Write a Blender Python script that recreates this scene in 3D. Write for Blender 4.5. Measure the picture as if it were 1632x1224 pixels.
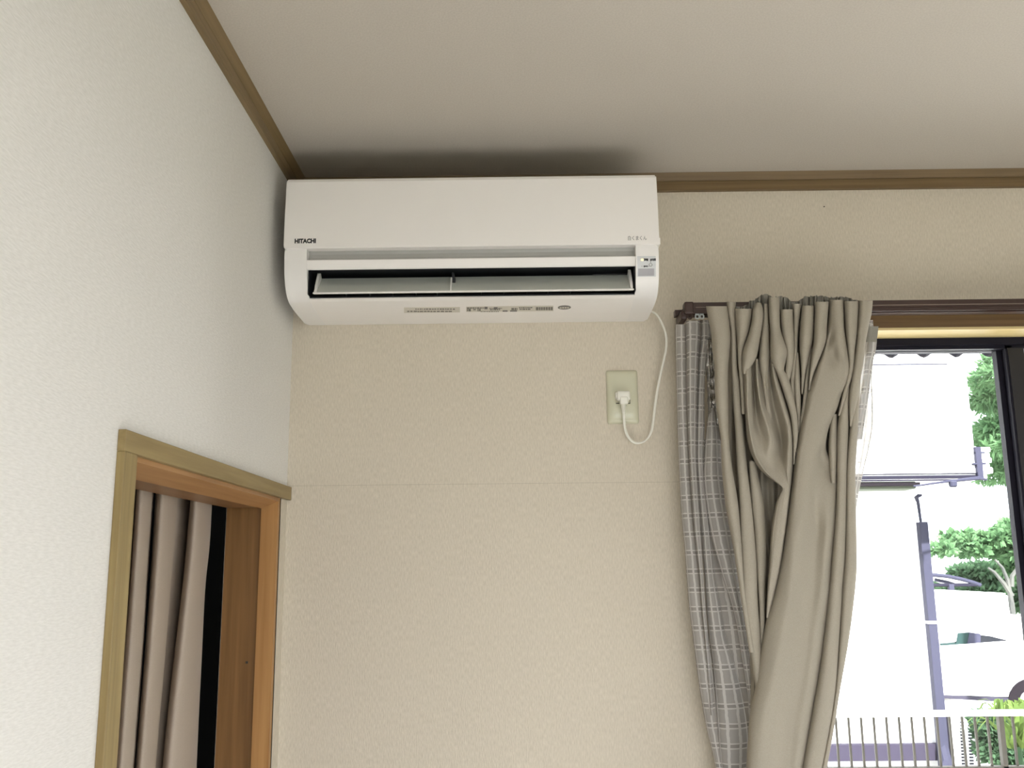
import bpy, bmesh, math, random
import numpy as np
from mathutils import Vector, Matrix
random.seed(7); rng = np.random.default_rng(7)
C = bpy.context.scene
for o in list(bpy.data.objects): bpy.data.objects.remove(o)

# ---------------------------------------------------------------- camera
CAM = np.array([0.5352, -2.17, 1.5]); FPX = 1500.0
_p, _y, _r = math.radians(11.05), math.radians(0.38), math.radians(0.57)
FW = np.array([-math.sin(_y)*math.cos(_p), math.cos(_y)*math.cos(_p), math.sin(_p)])
_R0 = np.cross(FW, [0, 0, 1]); _R0 /= np.linalg.norm(_R0); _U0 = np.cross(_R0, FW)
UP = _U0*math.cos(_r)+_R0*math.sin(_r); RT = _R0*math.cos(_r)-_U0*math.sin(_r)
cd = bpy.data.cameras.new('camera'); cam = bpy.data.objects.new('camera', cd); C.collection.objects.link(cam)
cd.sensor_fit = 'HORIZONTAL'; cd.sensor_width = 36.0; cd.lens = 36.0*FPX/1632.0; cd.clip_start = 0.05; cd.clip_end = 300
M = Matrix(((RT[0], UP[0], -FW[0], CAM[0]), (RT[1], UP[1], -FW[1], CAM[1]), (RT[2], UP[2], -FW[2], CAM[2]), (0, 0, 0, 1)))
cam.matrix_world = M; C.camera = cam

def X(px, py, v=0.0, ax=1):
    """the point of the plane (axis ax = v) seen at a pixel of the photograph"""
    d = FW*FPX+RT*(px-816)-UP*(py-612)
    return CAM+d*((v-CAM[ax])/d[ax])

# ---------------------------------------------------------------- sky, sun, exposure
C.view_settings.view_transform = 'Standard'; C.view_settings.look = 'None'
C.view_settings.gamma = 1; C.view_settings.use_curve_mapping = False
C.view_settings.exposure = 0.22
SKY = 6.4
w = bpy.data.worlds.new('sky'); C.world = w; w.use_nodes = True
bg = w.node_tree.nodes['Background']; bg.inputs[0].default_value = (0.90, 0.94, 1.0, 1); bg.inputs[1].default_value = SKY
sd = bpy.data.lights.new('sun', 'SUN'); sd.energy = 24; sd.angle = math.radians(1.5); sd.color = (1, .985, .985)
so = bpy.data.objects.new('sun', sd); C.collection.objects.link(so); so.rotation_euler = (math.radians(52.5), 0, math.radians(0))

ROOM_X, ROOM_Y, H = 3.7, -3.9, 2.44
def portal(name, loc, rot, sx, sy):
    l = bpy.data.lights.new(name, 'AREA'); l.shape = 'RECTANGLE'; l.size = sx; l.size_y = sy
    l.cycles.is_portal = True
    o = bpy.data.objects.new(name, l); C.collection.objects.link(o); o.location = loc; o.rotation_euler = rot
# window openings: back wall, right wall (garden door), wall behind the camera
WB = (1.09, 2.55, 0.70, 2.045)      # x0 x1 z0 z1
WR = (-3.4, -1.2, 0.05, 2.0)        # y0 y1 z0 z1
WF = (0.2, 2.4, 0.9, 2.1)          # x0 x1 z0 z1
portal('portal_back', ((WB[0]+WB[1])/2, .13, (WB[2]+WB[3])/2), (math.radians(-90), 0, 0), WB[1]-WB[0], WB[3]-WB[2])
portal('portal_right', (ROOM_X+.13, (WR[0]+WR[1])/2, (WR[2]+WR[3])/2), (0, math.radians(90), 0), WR[3]-WR[2], WR[1]-WR[0])
portal('portal_front', ((WF[0]+WF[1])/2, ROOM_Y-.13, (WF[2]+WF[3])/2), (math.radians(90), 0, 0), WF[1]-WF[0], WF[3]-WF[2])

# ---------------------------------------------------------------- materials
def S(r, g, b):
    f = lambda c: ((c/255+.055)/1.055)**2.4 if c/255 > .04045 else c/255/12.92
    return (f(r), f(g), f(b), 1)
def mat(name, col, rough=.6, metal=0, spec=.5, emit=None, es=0):
    m = bpy.data.materials.new(name); m.use_nodes = True
    b = m.node_tree.nodes['Principled BSDF']
    b.inputs['Base Color'].default_value = col; b.inputs['Roughness'].default_value = rough
    b.inputs['Metallic'].default_value = metal; b.inputs['Specular IOR Level'].default_value = spec
    if emit: b.inputs['Emission Color'].default_value = emit; b.inputs['Emission Strength'].default_value = es
    return m
def nodes(m): return m.node_tree.nodes, m.node_tree.links, m.node_tree.nodes['Principled BSDF']
def coords(m, scale, rot=(0, 0, 0)):
    n, l, b = nodes(m)
    tc = n.new('ShaderNodeTexCoord'); mp = n.new('ShaderNodeMapping')
    mp.inputs['Scale'].default_value = scale; mp.inputs['Rotation'].default_value = rot
    l.new(tc.outputs['Object'], mp.inputs['Vector']); return mp
def noise_mat(name, c1, c2, scale, nscale=1, rough=.7, bump=0, detail=3, dist=.001, spec=.3, lo=.35, hi=.65):
    m = mat(name, c1, rough, spec=spec); n, l, b = nodes(m)
    mp = coords(m, scale); nz = n.new('ShaderNodeTexNoise'); nz.inputs['Scale'].default_value = nscale; nz.inputs['Detail'].default_value = detail
    l.new(mp.outputs[0], nz.inputs['Vector'])
    cr = n.new('ShaderNodeValToRGB'); cr.color_ramp.elements[0].color = c1; cr.color_ramp.elements[1].color = c2
    cr.color_ramp.elements[0].position = lo; cr.color_ramp.elements[1].position = hi
    l.new(nz.outputs['Fac'], cr.inputs[0]); l.new(cr.outputs[0], b.inputs['Base Color'])
    if bump:
        bp = n.new('ShaderNodeBump'); bp.inputs['Strength'].default_value = bump; bp.inputs['Distance'].default_value = dist
        l.new(nz.outputs['Fac'], bp.inputs['Height']); l.new(bp.outputs[0], b.inputs['Normal'])
    return m
def wallpaper(name, c1, c2, sc, bump=.5):
    """woven-look vinyl wallpaper: fine streaks along one axis"""
    m = noise_mat(name, c1, c2, sc, 1, .75, bump, 2, .0016, .25, .3, .7)
    return m
MT = {}
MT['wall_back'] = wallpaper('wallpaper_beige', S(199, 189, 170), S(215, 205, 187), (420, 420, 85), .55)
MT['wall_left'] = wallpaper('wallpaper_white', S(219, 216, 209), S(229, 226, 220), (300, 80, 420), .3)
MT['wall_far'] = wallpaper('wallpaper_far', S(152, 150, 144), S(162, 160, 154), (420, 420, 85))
MT['ceiling'] = noise_mat('ceiling_paper', S(188, 180, 168), S(196, 188, 176), (300, 300, 300), 1, .85, .25, 3, .0008)
MT['floor'] = noise_mat('floor_pale', S(178, 177, 174), S(192, 191, 188), (1, 14, 1), 3, .6, .1)
def wood(name, c1, c2, sc, rough=.45):
    return noise_mat(name, c1, c2, sc, 1, rough, .12, 5, .0006, .4, .3, .72)
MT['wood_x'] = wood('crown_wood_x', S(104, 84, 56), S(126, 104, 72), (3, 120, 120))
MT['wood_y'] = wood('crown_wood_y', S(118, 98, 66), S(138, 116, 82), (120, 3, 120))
MT['trim_y'] = wood('door_trim_y', S(134, 114, 73), S(156, 136, 92), (90, 4, 90))
MT['trim_z'] = wood('door_trim_z', S(132, 112, 71), S(158, 138, 92), (90, 90, 4))
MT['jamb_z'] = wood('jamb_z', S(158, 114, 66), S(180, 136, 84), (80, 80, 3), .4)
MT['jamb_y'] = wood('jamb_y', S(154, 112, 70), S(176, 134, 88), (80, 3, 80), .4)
MT['jamb_d'] = wood('jamb_brown_shaded_z', S(112, 80, 44), S(134, 98, 58), (80, 80, 3), .4)  # browner wood, with the doorway's shade mixed into the colour
MT['jamb_dy'] = wood('jamb_brown_shaded_y', S(130, 94, 62), S(150, 112, 76), (80, 3, 80), .4)  # head jamb: shade under the header is part of this brown
MT['casing_x'] = wood('window_casing_x', S(96, 74, 48), S(120, 94, 62), (3, 120, 120))
MT['reveal_x'] = wood('window_reveal_x', S(206, 184, 128), S(222, 202, 150), (4, 60, 60), .35)
MT['ac'] = mat('ac_white_plastic', S(244, 240, 235), .38, spec=.4)
MT['ac_side'] = mat('ac_white_gloss', S(240, 237, 233), .3, spec=.45)
MT['ac_grey'] = mat('ac_grey_plastic', S(190, 189, 184), .42)
MT['louver'] = mat('louver_grey_green', S(216, 219, 211), .4)
MT['black'] = mat('duct_black', (.006, .007, .01, 1), .5)
MT['vane'] = mat('vane_dark', (.03, .03, .035, 1), .4)
MT['ink'] = mat('ink_dark', (.02, .02, .022, 1), .6)
MT['ink_grey'] = mat('ink_grey', (.16, .15, .14, 1), .6)
MT['sticker'] = mat('sticker_pale', S(214, 209, 196), .5)
MT['sticker_grey'] = mat('sticker_print_grey', S(120, 116, 108), .6)
MT['display'] = mat('display_pale', S(214, 216, 216), .25)
MT['recv'] = mat('receiver_grey', S(172, 170, 174), .3)
MT['led'] = mat('led_amber', (1, .75, .4, 1), .4, emit=(1, .72, .36, 1), es=1.1)
MT['ivory'] = mat('plate_ivory', S(206, 204, 178), .22, spec=.5)
MT['plug'] = mat('plug_white', S(232, 229, 216), .35)
MT['slot'] = mat('socket_slot', (.03, .028, .022, 1), .6)
MT['alu'] = mat('sash_dark_aluminium', (.012, .011, .018, 1), .5, 0, .12)
MT['alu2'] = mat('stile_dark_grey', (.03, .028, .028, 1), .5, 0, .2)
MT['rail'] = mat('rail_dark_brown', S(62, 44, 38), .35)
MT['rail_l'] = mat('rail_groove', S(122, 108, 96), .3)
MT['clip'] = mat('runner_white', S(200, 206, 204), .3)
# curtain cloth
def cloth(name, c1, c2, tl=.1):
    m = noise_mat(name, c1, c2, (900, 900, 900), 1, .9, .2, 2, .0004, .12)
    n, l, b = nodes(m)
    out = n['Material Output']; tr = n.new('ShaderNodeBsdfTranslucent'); tr.inputs[0].default_value = c2
    mx = n.new('ShaderNodeMixShader'); mx.inputs[0].default_value = tl
    l.new(b.outputs[0], mx.inputs[1]); l.new(tr.outputs[0], mx.inputs[2]); l.new(mx.outputs[0], out.inputs['Surface'])
    return m
MT['drape'] = cloth('blackout_cloth', S(156, 148, 133), S(167, 159, 144), 0.0)
MT['door_cloth'] = cloth('doorway_cloth', S(186, 172, 156), S(196, 182, 166), .12)
MT['tape'] = cloth('header_tape', S(140, 136, 126), S(150, 146, 136), 0.05)
def sheer_mat():
    m = bpy.data.materials.new('sheer_checked_voile'); m.use_nodes = True
    n, l = m.node_tree.nodes, m.node_tree.links; n.clear()
    uv = n.new('ShaderNodeTexCoord'); sp = n.new('ShaderNodeSeparateXYZ'); l.new(uv.outputs['UV'], sp.inputs[0])
    def mth(op, a, b=None, c=None):
        q = n.new('ShaderNodeMath'); q.operation = op
        for i, v in enumerate((a, b, c)):
            if v is None: continue
            if isinstance(v, (int, float)): q.inputs[i].default_value = v
            else: l.new(v, q.inputs[i])
        return q.outputs[0]
    def lines(src, period, offs, wd):
        f = mth('FRACT', mth('DIVIDE', src, period)); tot = None
        for o in offs:
            d = mth('ABSOLUTE', mth('SUBTRACT', f, o)); k = mth('LESS_THAN', d, wd)
            tot = k if tot is None else mth('MAXIMUM', tot, k)
        return tot
    nz = n.new('ShaderNodeTexNoise'); nz.inputs['Scale'].default_value = 70; l.new(uv.outputs['UV'], nz.inputs['Vector'])
    jit = mth('MULTIPLY', mth('SUBTRACT', nz.outputs['Fac'], .5), .0022)
    a = lines(mth('ADD', sp.outputs[0], jit), .034, (.1, .45, .76), .045)
    b = lines(mth('ADD', sp.outputs[1], jit), .040, (.10, .34), .032)
    g = mth('MAXIMUM', a, b)
    band = lines(sp.outputs[1], .040, (.22,), .085)      # denser woven band between the line pairs
    out = n.new('ShaderNodeOutputMaterial')
    df = n.new('ShaderNodeBsdfDiffuse'); tl = n.new('ShaderNodeBsdfTranslucent'); tp = n.new('ShaderNodeBsdfTransparent')
    mc = n.new('ShaderNodeMix'); mc.data_type = 'RGBA'
    l.new(g, mc.inputs[0]); mc.inputs[6].default_value = S(176, 171, 165); mc.inputs[7].default_value = S(204, 200, 194)
    mc2 = n.new('ShaderNodeMix'); mc2.data_type = 'RGBA'
    l.new(mth('MULTIPLY', mth('MULTIPLY', band, mth('SUBTRACT', 1, g)), .6), mc2.inputs[0]); l.new(mc.outputs[2], mc2.inputs[6]); mc2.inputs[7].default_value = S(146, 142, 136)
    l.new(mc2.outputs[2], df.inputs[0]); l.new(mc2.outputs[2], tl.inputs[0])
    m1 = n.new('ShaderNodeMixShader'); m1.inputs[0].default_value = .2; l.new(df.outputs[0], m1.inputs[1]); l.new(tl.outputs[0], m1.inputs[2])
    m2 = n.new('ShaderNodeMixShader'); l.new(mth('SUBTRACT', .16, mth('MULTIPLY', g, .12)), m2.inputs[0])
    l.new(m1.outputs[0], m2.inputs[1]); l.new(tp.outputs[0], m2.inputs[2]); l.new(m2.outputs[0], out.inputs[0])
    return m
MT['sheer'] = sheer_mat()
def glass_mat():
    m = bpy.data.materials.new('window_glass'); m.use_nodes = True
    n, l = m.node_tree.nodes, m.node_tree.links; n.clear()
    out = n.new('ShaderNodeOutputMaterial'); tp = n.new('ShaderNodeBsdfTransparent'); gl = n.new('ShaderNodeBsdfGlossy'); gl.inputs['Roughness'].default_value = .02
    tp.inputs[0].default_value = (.95, .96, .96, 1)
    mx = n.new('ShaderNodeMixShader'); mx.inputs[0].default_value = .05
    l.new(tp.outputs[0], mx.inputs[1]); l.new(gl.outputs[0], mx.inputs[2]); l.new(mx.outputs[0], out.inputs[0]); return m
MT['glass'] = glass_mat()
MT['facade'] = noise_mat('facade_white', S(226, 226, 224), S(238, 238, 236), (40, 40, 40), 1, .8, .2)
MT['pipe'] = mat('downpipe_blue_grey', (.030, .030, .048, 1), .7, spec=.1)  # blue-grey, taken darker so the colour carries the downpipe's shade
MT['found'] = mat('foundation_purple_grey', (.030, .026, .040, 1), .9, spec=.05)
MT['sage'] = mat('soffit_sage', (.10, .115, .085, 1), .8, spec=.1)
MT['dk'] = mat('bracket_dark', (.012, .011, .02, 1), .7, spec=.1)
MT['white_m'] = mat('white_metal', S(236, 236, 236), .4)
MT['fence'] = mat('fence_bronze', (.085, .078, .066, 1), .6, spec=.15)
MT['ground'] = noise_mat('concrete_pale', S(196, 194, 188), S(210, 208, 203), (6, 6, 6), 1, .9, .2)
MT['car_w'] = mat('car_paint_white', S(240, 240, 240), .25)
MT['car_gl'] = mat('car_glass', (.010, .011, .014, 1), .3, spec=.15)
MT['car_teal'] = mat('car_seat_teal', (.012, .028, .026, 1), .7, spec=.1)
MT['tyre'] = mat('tyre', (.010, .008, .010, 1), .9, spec=.05)
MT['sill'] = mat('car_sill_grey', (.03, .028, .04, 1), .8, spec=.05)
MT['bark'] = noise_mat('bark', (.07, .06, .045, 1), (.11, .09, .07, 1), (8, 8, 2), 3, .9, .3)
def leafm(name, c1, c2):
    m = noise_mat(name, c1, c2, (1, 1, 1), 8.0, .7, 0, 2, spec=.1); n, l, b = nodes(m)
    out = n['Material Output']; tr = n.new('ShaderNodeBsdfTranslucent'); tr.inputs[0].default_value = c2
    mx = n.new('ShaderNodeMixShader'); mx.inputs[0].default_value = .3
    l.new(b.outputs[0], mx.inputs[1]); l.new(tr.outputs[0], mx.inputs[2]); l.new(mx.outputs[0], out.inputs['Surface']); return m
MT['leaf'] = leafm('leaf_green', (.035, .08, .033, 1), (.11, .20, .09, 1))
MT['leaf2'] = leafm('leaf_dark', (.028, .055, .03, 1), (.07, .13, .065, 1))
MT['leaf3'] = leafm('leaf_yellow_green', (.05, .085, .02, 1), (.11, .16, .04, 1))

# ---------------------------------------------------------------- helpers
def tag(o, label=None, cat=None, group=None, kind=None):
    if label: o['label'] = label
    if cat: o['category'] = cat
    if group: o['group'] = group
    if kind: o['kind'] = kind
    return o
def thing(name, label, cat, loc=(0, 0, 0), group=None):
    o = bpy.data.objects.new(name, None); o.empty_display_size = .1; C.collection.objects.link(o); o.location = loc
    return tag(o, label, cat, group)
def obj(name, bm, m, parent=None, smooth=False):
    me = bpy.data.meshes.new(name)
    if isinstance(bm, bmesh.types.BMesh):
        bmesh.ops.recalc_face_normals(bm, faces=bm.faces); bm.to_mesh(me); bm.free()
    else: me = bm
    if not isinstance(m, (list, tuple)): m = [m]
    for k in m: me.materials.append(k)
    if smooth:
        for p in me.polygons: p.use_smooth = True
    o = bpy.data.objects.new(name, me); C.collection.objects.link(o)
    if parent:
        o.parent = parent
        o.matrix_parent_inverse = Matrix.Translation(-parent.location)   # every mesh is modelled in world space
    return o
def box(bm, x0, x1, y0, y1, z0, z1, bev=0, seg=2):
    r = bmesh.ops.create_cube(bm, size=1); vs = r['verts']
    for v in vs: v.co = Vector(((x0+x1)/2+v.co.x*(x1-x0), (y0+y1)/2+v.co.y*(y1-y0), (z0+z1)/2+v.co.z*(z1-z0)))
    if bev:
        es = list({e for v in vs for e in v.link_edges}); bmesh.ops.bevel(bm, geom=es, offset=bev, segments=seg, profile=.6, affect='EDGES')
def bx(*a, **k): bm = bmesh.new(); box(bm, *a, **k); return bm
def boxes(*L):
    bm = bmesh.new()
    for a in L: box(bm, *a)
    return bm
def prism(bm, pts, axis, a, b):
    """polygon pts (2D) extruded along axis from a to b"""
    def mk(p, t):
        return Vector((t, p[0], p[1])) if axis == 0 else Vector((p[0], t, p[1])) if axis == 1 else Vector((p[0], p[1], t))
    A = [bm.verts.new(mk(p, a)) for p in pts]; B = [bm.verts.new(mk(p, b)) for p in pts]; n = len(pts)
    fa = bm.faces.new(A); fb = bm.faces.new(B[::-1])
    for i in range(n): bm.faces.new((A[i], B[i], B[(i+1) % n], A[(i+1) % n]))
    return A, B
def tube(bm, pts, r, n=8, flat=1.0):
    pts = [Vector(p) for p in pts]; rings = []
    prev = None
    for i, p in enumerate(pts):
        t = (pts[min(i+1, len(pts)-1)]-pts[max(i-1, 0)]).normalized()
        a = Vector((0, 1, 0)) if abs(t.y) < .9 else Vector((1, 0, 0))
        u = t.cross(a).normalized() if prev is None else (prev-t*prev.dot(t)).normalized()
        prev = u; v = t.cross(u); rr = r[i] if isinstance(r, (list, tuple)) else r
        rings.append([bm.verts.new(p+u*math.cos(2*math.pi*k/n)*rr+v*math.sin(2*math.pi*k/n)*rr*flat) for k in range(n)])
    for a, b in zip(rings, rings[1:]):
        for k in range(n): bm.faces.new((a[k], a[(k+1) % n], b[(k+1) % n], b[k]))
    bm.faces.new(rings[0][::-1]); bm.faces.new(rings[-1])
def crom(P, t):
    """Catmull-Rom through rows P (n x ...) at parameter array t in 0..n-1"""
    P = np.asarray(P, float); n = len(P); i = np.clip(np.floor(t).astype(int), 0, n-2); f = (t-i)
    f = f.reshape((-1,)+(1,)*(P.ndim-1))
    p0 = P[np.clip(i-1, 0, n-1)]; p1 = P[i]; p2 = P[i+1]; p3 = P[np.clip(i+2, 0, n-1)]
    return .5*((2*p1)+(-p0+p2)*f+(2*p0-5*p1+4*p2-p3)*f**2+(-p0+3*p1-3*p2+p3)*f**3)

# ================================================================ ROOM SHELL
def wall_with_hole(name, axis, t0, t1, u0, u1, z0, z1, hole, m):
    """box wall normal to axis with a rectangular hole (u0,u1,z0,z1)"""
    h0, h1, hz0, hz1 = hole; bm = bmesh.new()
    for a, b, c, d in ((u0, h0, z0, z1), (h1, u1, z0, z1), (h0, h1, z0, hz0), (h0, h1, hz1, z1)):
        if b-a < 1e-4 or d-c < 1e-4: continue
        if axis == 1: box(bm, a, b, t0, t1, c, d)
        else: box(bm, t0, t1, a, b, c, d)
    return tag(obj(name, bm, m), kind='structure')
wall_with_hole('wall_back', 1, 0, .14, -.0, ROOM_X, 0, H, WB, MT['wall_back'])
DO = (-.885, -.056, 0, 1.657)        # doorway
wall_with_hole('wall_left', 0, -.12, 0, ROOM_Y, .14, 0, H, DO, MT['wall_left'])
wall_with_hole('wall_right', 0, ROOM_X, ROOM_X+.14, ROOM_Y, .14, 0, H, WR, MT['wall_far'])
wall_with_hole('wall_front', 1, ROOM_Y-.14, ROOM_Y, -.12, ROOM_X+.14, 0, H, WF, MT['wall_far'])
tag(obj('floor', bx(-.12, ROOM_X+.14, ROOM_Y-.14, .14, -.06, 0), MT['floor']), kind='structure')
tag(obj('ceiling', bx(-.12, ROOM_X+.14, ROOM_Y-.14, .14, H, H+.06), MT['ceiling']), kind='structure')
# seam between wallpaper sheets, and two small scuffs in it
zs = X(700, 772)[2]
bm = boxes((.003, .98, -.0004, .002, zs-.0004, zs+.0004))
tag(obj('trim_3', bm, mat('seam_line', S(176, 166, 146), .8)), 'fine horizontal seam across the beige wallpaper below the outlet', kind='structure')
# crown moulding: board and thin upper lip
def crown(name, pts, axis, a, b, m):
    bm = bmesh.new(); prism(bm, pts, axis, a, b); return tag(obj(name, bm, m), kind='structure')
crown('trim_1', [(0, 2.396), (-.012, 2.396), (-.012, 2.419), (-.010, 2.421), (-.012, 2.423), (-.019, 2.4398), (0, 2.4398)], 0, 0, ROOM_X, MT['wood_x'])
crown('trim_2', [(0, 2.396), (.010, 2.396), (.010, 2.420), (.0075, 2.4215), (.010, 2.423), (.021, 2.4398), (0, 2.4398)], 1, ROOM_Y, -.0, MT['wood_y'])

# ---- doorway in the left wall
d1 = thing('door_1', 'open doorway with olive wood trim in the white left wall', 'doorway', (0, -.48, 0)); del d1['category']; d1['kind'] = 'structure'
obj('head_trim', bx(0, .011, -.928, -.001, 1.6575, 1.687, bev=.0008, seg=1), MT['trim_y'], d1)
obj('side_trim', bx(0, .011, -.928, -.885, 0, 1.6575, bev=.0008, seg=1), MT['trim_z'], d1)
bm = bmesh.new(); prism(bm, [(.001, 1.6575), (.001, 1.650), (-.035, 1.634), (-.037, 1.6575)], 1, -.885, -.078); obj('head_board', bm, MT['jamb_y'], d1)
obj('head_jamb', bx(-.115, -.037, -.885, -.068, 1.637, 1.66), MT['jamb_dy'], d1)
obj('post', bx(-.036, .001, -.0785, -.062, 0, 1.657), MT['jamb_z'], d1)
obj('gap_strip', bx(-.03, .0025, -.062, -.060, 0, 1.657), MT['slot'], d1)
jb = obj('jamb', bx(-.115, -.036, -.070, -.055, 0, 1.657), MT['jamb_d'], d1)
tag(jb, 'deep honey wood jamb board, shade mixed into its colour, with a small dark screw hole')
obj('screw_hole', bx(-.0585, -.0535, -.0708, -.0695, 1.303, 1.308, bev=.001), MT['slot'], jb)
obj('jamb', bx(-.115, 0, -.885, -.875, 0, 1.657), MT['jamb_z'], d1)
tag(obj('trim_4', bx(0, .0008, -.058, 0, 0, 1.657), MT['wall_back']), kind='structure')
# hallway beyond, its darkness put into near-black walls
tag(obj('wall_hallway', boxes((-1.4, -1.36, -2.4, .9, 0, 2.44), (-1.4, -.12, .86, .9, 0, 2.44), (-1.4, -.12, -2.4, -2.36, 0, 2.44), (-1.4, -.12, -2.4, .9, 2.42, 2.44), (-1.4, -.12, -2.4, .9, -.06, 0)), mat('hall_shade', (.003, .003, .003, 1), .9, spec=0)), kind='structure')

# ---- window
w1 = thing('window_1', 'sliding window with dark aluminium sashes and wood casing', 'window', (1.76, .07, 1)); del w1['category']; w1['kind'] = 'structure'
obj('casing', boxes((WB[0]-.04, WB[1]+.04, -.012, .02, 2.046, 2.083)), MT['casing_x'], w1)
obj('head_reveal', bx(WB[0], WB[1], -.012, .085, 2.040, 2.046), MT['reveal_x'], w1)
for a, b in ((WB[0]-.005, WB[0]+.012), (WB[1]-.012, WB[1]+.005)): obj('side_reveal', bx(a, b, -.012, .085, WB[2], 2.04), MT['reveal_x'], w1)
obj('sill_board', bx(WB[0]-.03, WB[1]+.03, -.03, .085, WB[2]-.01, WB[2]+.012), MT['reveal_x'], w1)
obj('sash_head', boxes((WB[0], WB[1], .070, .135, 2.022, 2.045), (WB[0], WB[1], .078, .13, 2.0135, 2.022)), MT['alu'], w1)
obj('sash_sill', bx(WB[0], WB[1], .07, .135, WB[2], WB[2]+.05), MT['alu'], w1)
def sash(x0, x1, y0, y1):
    s = obj('sash', boxes((x0, x0+.016, y0, y1, WB[2]+.04, 2.022), (x1-.016, x1, y0, y1, WB[2]+.04, 2.022), (x0, x1, y0, y1, 2.0125, 2.020), (x0, x1, y0, y1, WB[2]+.04, WB[2]+.1)), MT['alu'], w1)
    return s
sm = X(1590, 560, .09)[0]
s1 = sash(WB[0]+.012, sm+.032, .100, .118); s2 = sash(sm+.012, WB[1]-.012, .076, .094)
obj('stile', bx(sm+.0, sm+.05, .0985, .1195, WB[2]+.04, 2.014), MT['alu'], w1)
obj('stile', bx(sm+.017, sm+.055, .074, .096, WB[2]+.04, 2.014), MT['alu2'], w1)
obj('pane', bx(WB[0]+.03, sm+.01, .108, .111, WB[2]+.08, 2.014), MT['glass'], s1)
obj('pane', bx(sm+.05, WB[1]-.028, .084, .087, WB[2]+.08, 2.014), MT['glass'], s2)
# the other windows of the room (behind the camera and to its right)
def plain_window(name, axis, t, u0, u1, z0, z1, lab):
    e = thing(name, lab, 'w', (t, (u0+u1)/2, z0) if axis == 0 else ((u0+u1)/2, t, z0)); del e['category']; e['kind'] = 'structure'
    L = [(u0, u0+.05, z0, z1), (u1-.05, u1, z0, z1), (u0, u1, z0, z0+.06), (u0, u1, z1-.05, z1), ((u0+u1)/2-.03, (u0+u1)/2+.03, z0, z1)]
    bm = bmesh.new()
    for a, b, c, d in L:
        if axis == 0: box(bm, t, t+.05, a, b, c, d)
        else: box(bm, a, b, t, t+.05, c, d)
    obj('frame', bm, MT['alu'], e)
plain_window('window_2', 0, ROOM_X+.05, *WR, 'garden door in the right wall')
plain_window('window_3', 1, ROOM_Y-.1, *WF, 'window in the wall behind the camera')

# ================================================================ AIR CONDITIONER
ac = thing('air_conditioner', 'white wall-mounted air conditioner under the ceiling, its flap open', 'air conditioner', (.437, 0, 2.07))
XL, XR = .031, .8435
prof = [(-.226, 2.183), (-.2255, 2.160), (-.222, 2.135), (-.214, 2.112), (-.202, 2.095), (-.188, 2.0845), (-.170, 2.078), (-.140, 2.0745), (-.100, 2.0725), (-.020, 2.0715)]
prof = [tuple(q) for q in crom(np.array(prof), np.linspace(0, 9, 28))]
def ac_slab(x0, x1, pts, name, m, bev=.003):
    bm = bmesh.new(); prism(bm, pts, 0, x0, x1)
    if bev: bmesh.ops.bevel(bm, geom=[e for e in bm.edges if e.calc_length() < .6], offset=bev, segments=2, affect='EDGES', clamp_overlap=True)
    return obj(name, bm, m, ac)
# rear box, open at the front where the duct is
obj('rear_casing', boxes((XL+.002, XR-.002, -.2, -.001, 2.2, 2.338), (XL+.002, XR-.002, -.06, -.001, 2.074, 2.2)), MT['ac_side'], ac)
cx0, cx1 = X(492, 440, -.2)[0], X(1012, 440, -.2)[0]
def cheek(x0, x1, outer):
    """side cheek with a rounded outer edge"""
    pts = prof+[(-.001, 2.0715), (-.001, 2.2), (-.226, 2.2)]
    pts = pts[:-1]+[(-.21, 2.2)]
    bm = bmesh.new(); A, B = prism(bm, pts, 0, x0, x1)
    ring = A if outer < 0 else B; s = set(ring)
    es = [e for e in bm.edges if e.verts[0] in s and e.verts[1] in s and max(e.verts[0].co.z, e.verts[1].co.z) < 2.195]
    bmesh.ops.bevel(bm, geom=es, offset=.007, segments=3, affect='EDGES', clamp_overlap=True)
    o = obj('side_cheek', bm, MT['ac_side'], ac, True); o.data.set_sharp_from_angle(angle=math.radians(32)); return o
cheek(XL+.001, cx0, -1); chk = cheek(cx1, XR-.0015, 1)
# lower body between the cheeks (flat underside that carries the stickers)
bp = [(-.186, 2.0815), (-.175, 2.0785), (-.150, 2.0755), (-.110, 2.0730), (-.060, 2.0715), (-.001, 2.0715), (-.001, 2.081), (-.15, 2.083), (-.185, 2.084)]
bm = bmesh.new(); prism(bm, bp, 0, cx0-.001, cx1+.001); body = obj('underside', bm, MT['ac'], ac)
# recess below the panel, strip, duct
rp = [(-.208, 2.190), (-.203, 2.186), (-.2015, 2.178), (-.204, 2.169), (-.210, 2.163), (-.213, 2.160), (-.213, 2.157), (-.14, 2.157), (-.14, 2.19)]
bm = bmesh.new(); prism(bm, rp, 0, cx0-.001, cx1+.001); obj('recess_band', bm, MT['ac_grey'], ac)
sp_ = [(-.220, 2.160), (-.2215, 2.1585), (-.216, 2.141), (-.2125, 2.1395), (-.210, 2.143), (-.210, 2.160)]
bm = bmesh.new(); prism(bm, sp_, 0, cx0-.0005, cx1+.0005); obj('upper_strip', bm, MT['ac'], ac)
obj('duct', boxes((cx0, cx1, -.075, -.062, 2.083, 2.16), (cx0, cx1, -.2095, -.06, 2.1475, 2.1565), (cx0, cx0+.002, -.205, -.06, 2.087, 2.147), (cx1-.002, cx1, -.205, -.06, 2.087, 2.147),
                  (cx0, cx1, -.183, -.06, 2.0842, 2.088)), MT['black'], ac)
for k, px in enumerate((549, 587, 624, 661, 695, 766, 802, 840, 874, 910)):
    x = X(px, 440, -.12)[0]
    bm = bmesh.new(); prism(bm, [(-.118, 2.147), (-.085, 2.147), (-.085, 2.10), (-.110, 2.118), (-.121, 2.130)], 0, x-.0008, x+.0008); obj('vane', bm, MT['vane'], ac)
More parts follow.
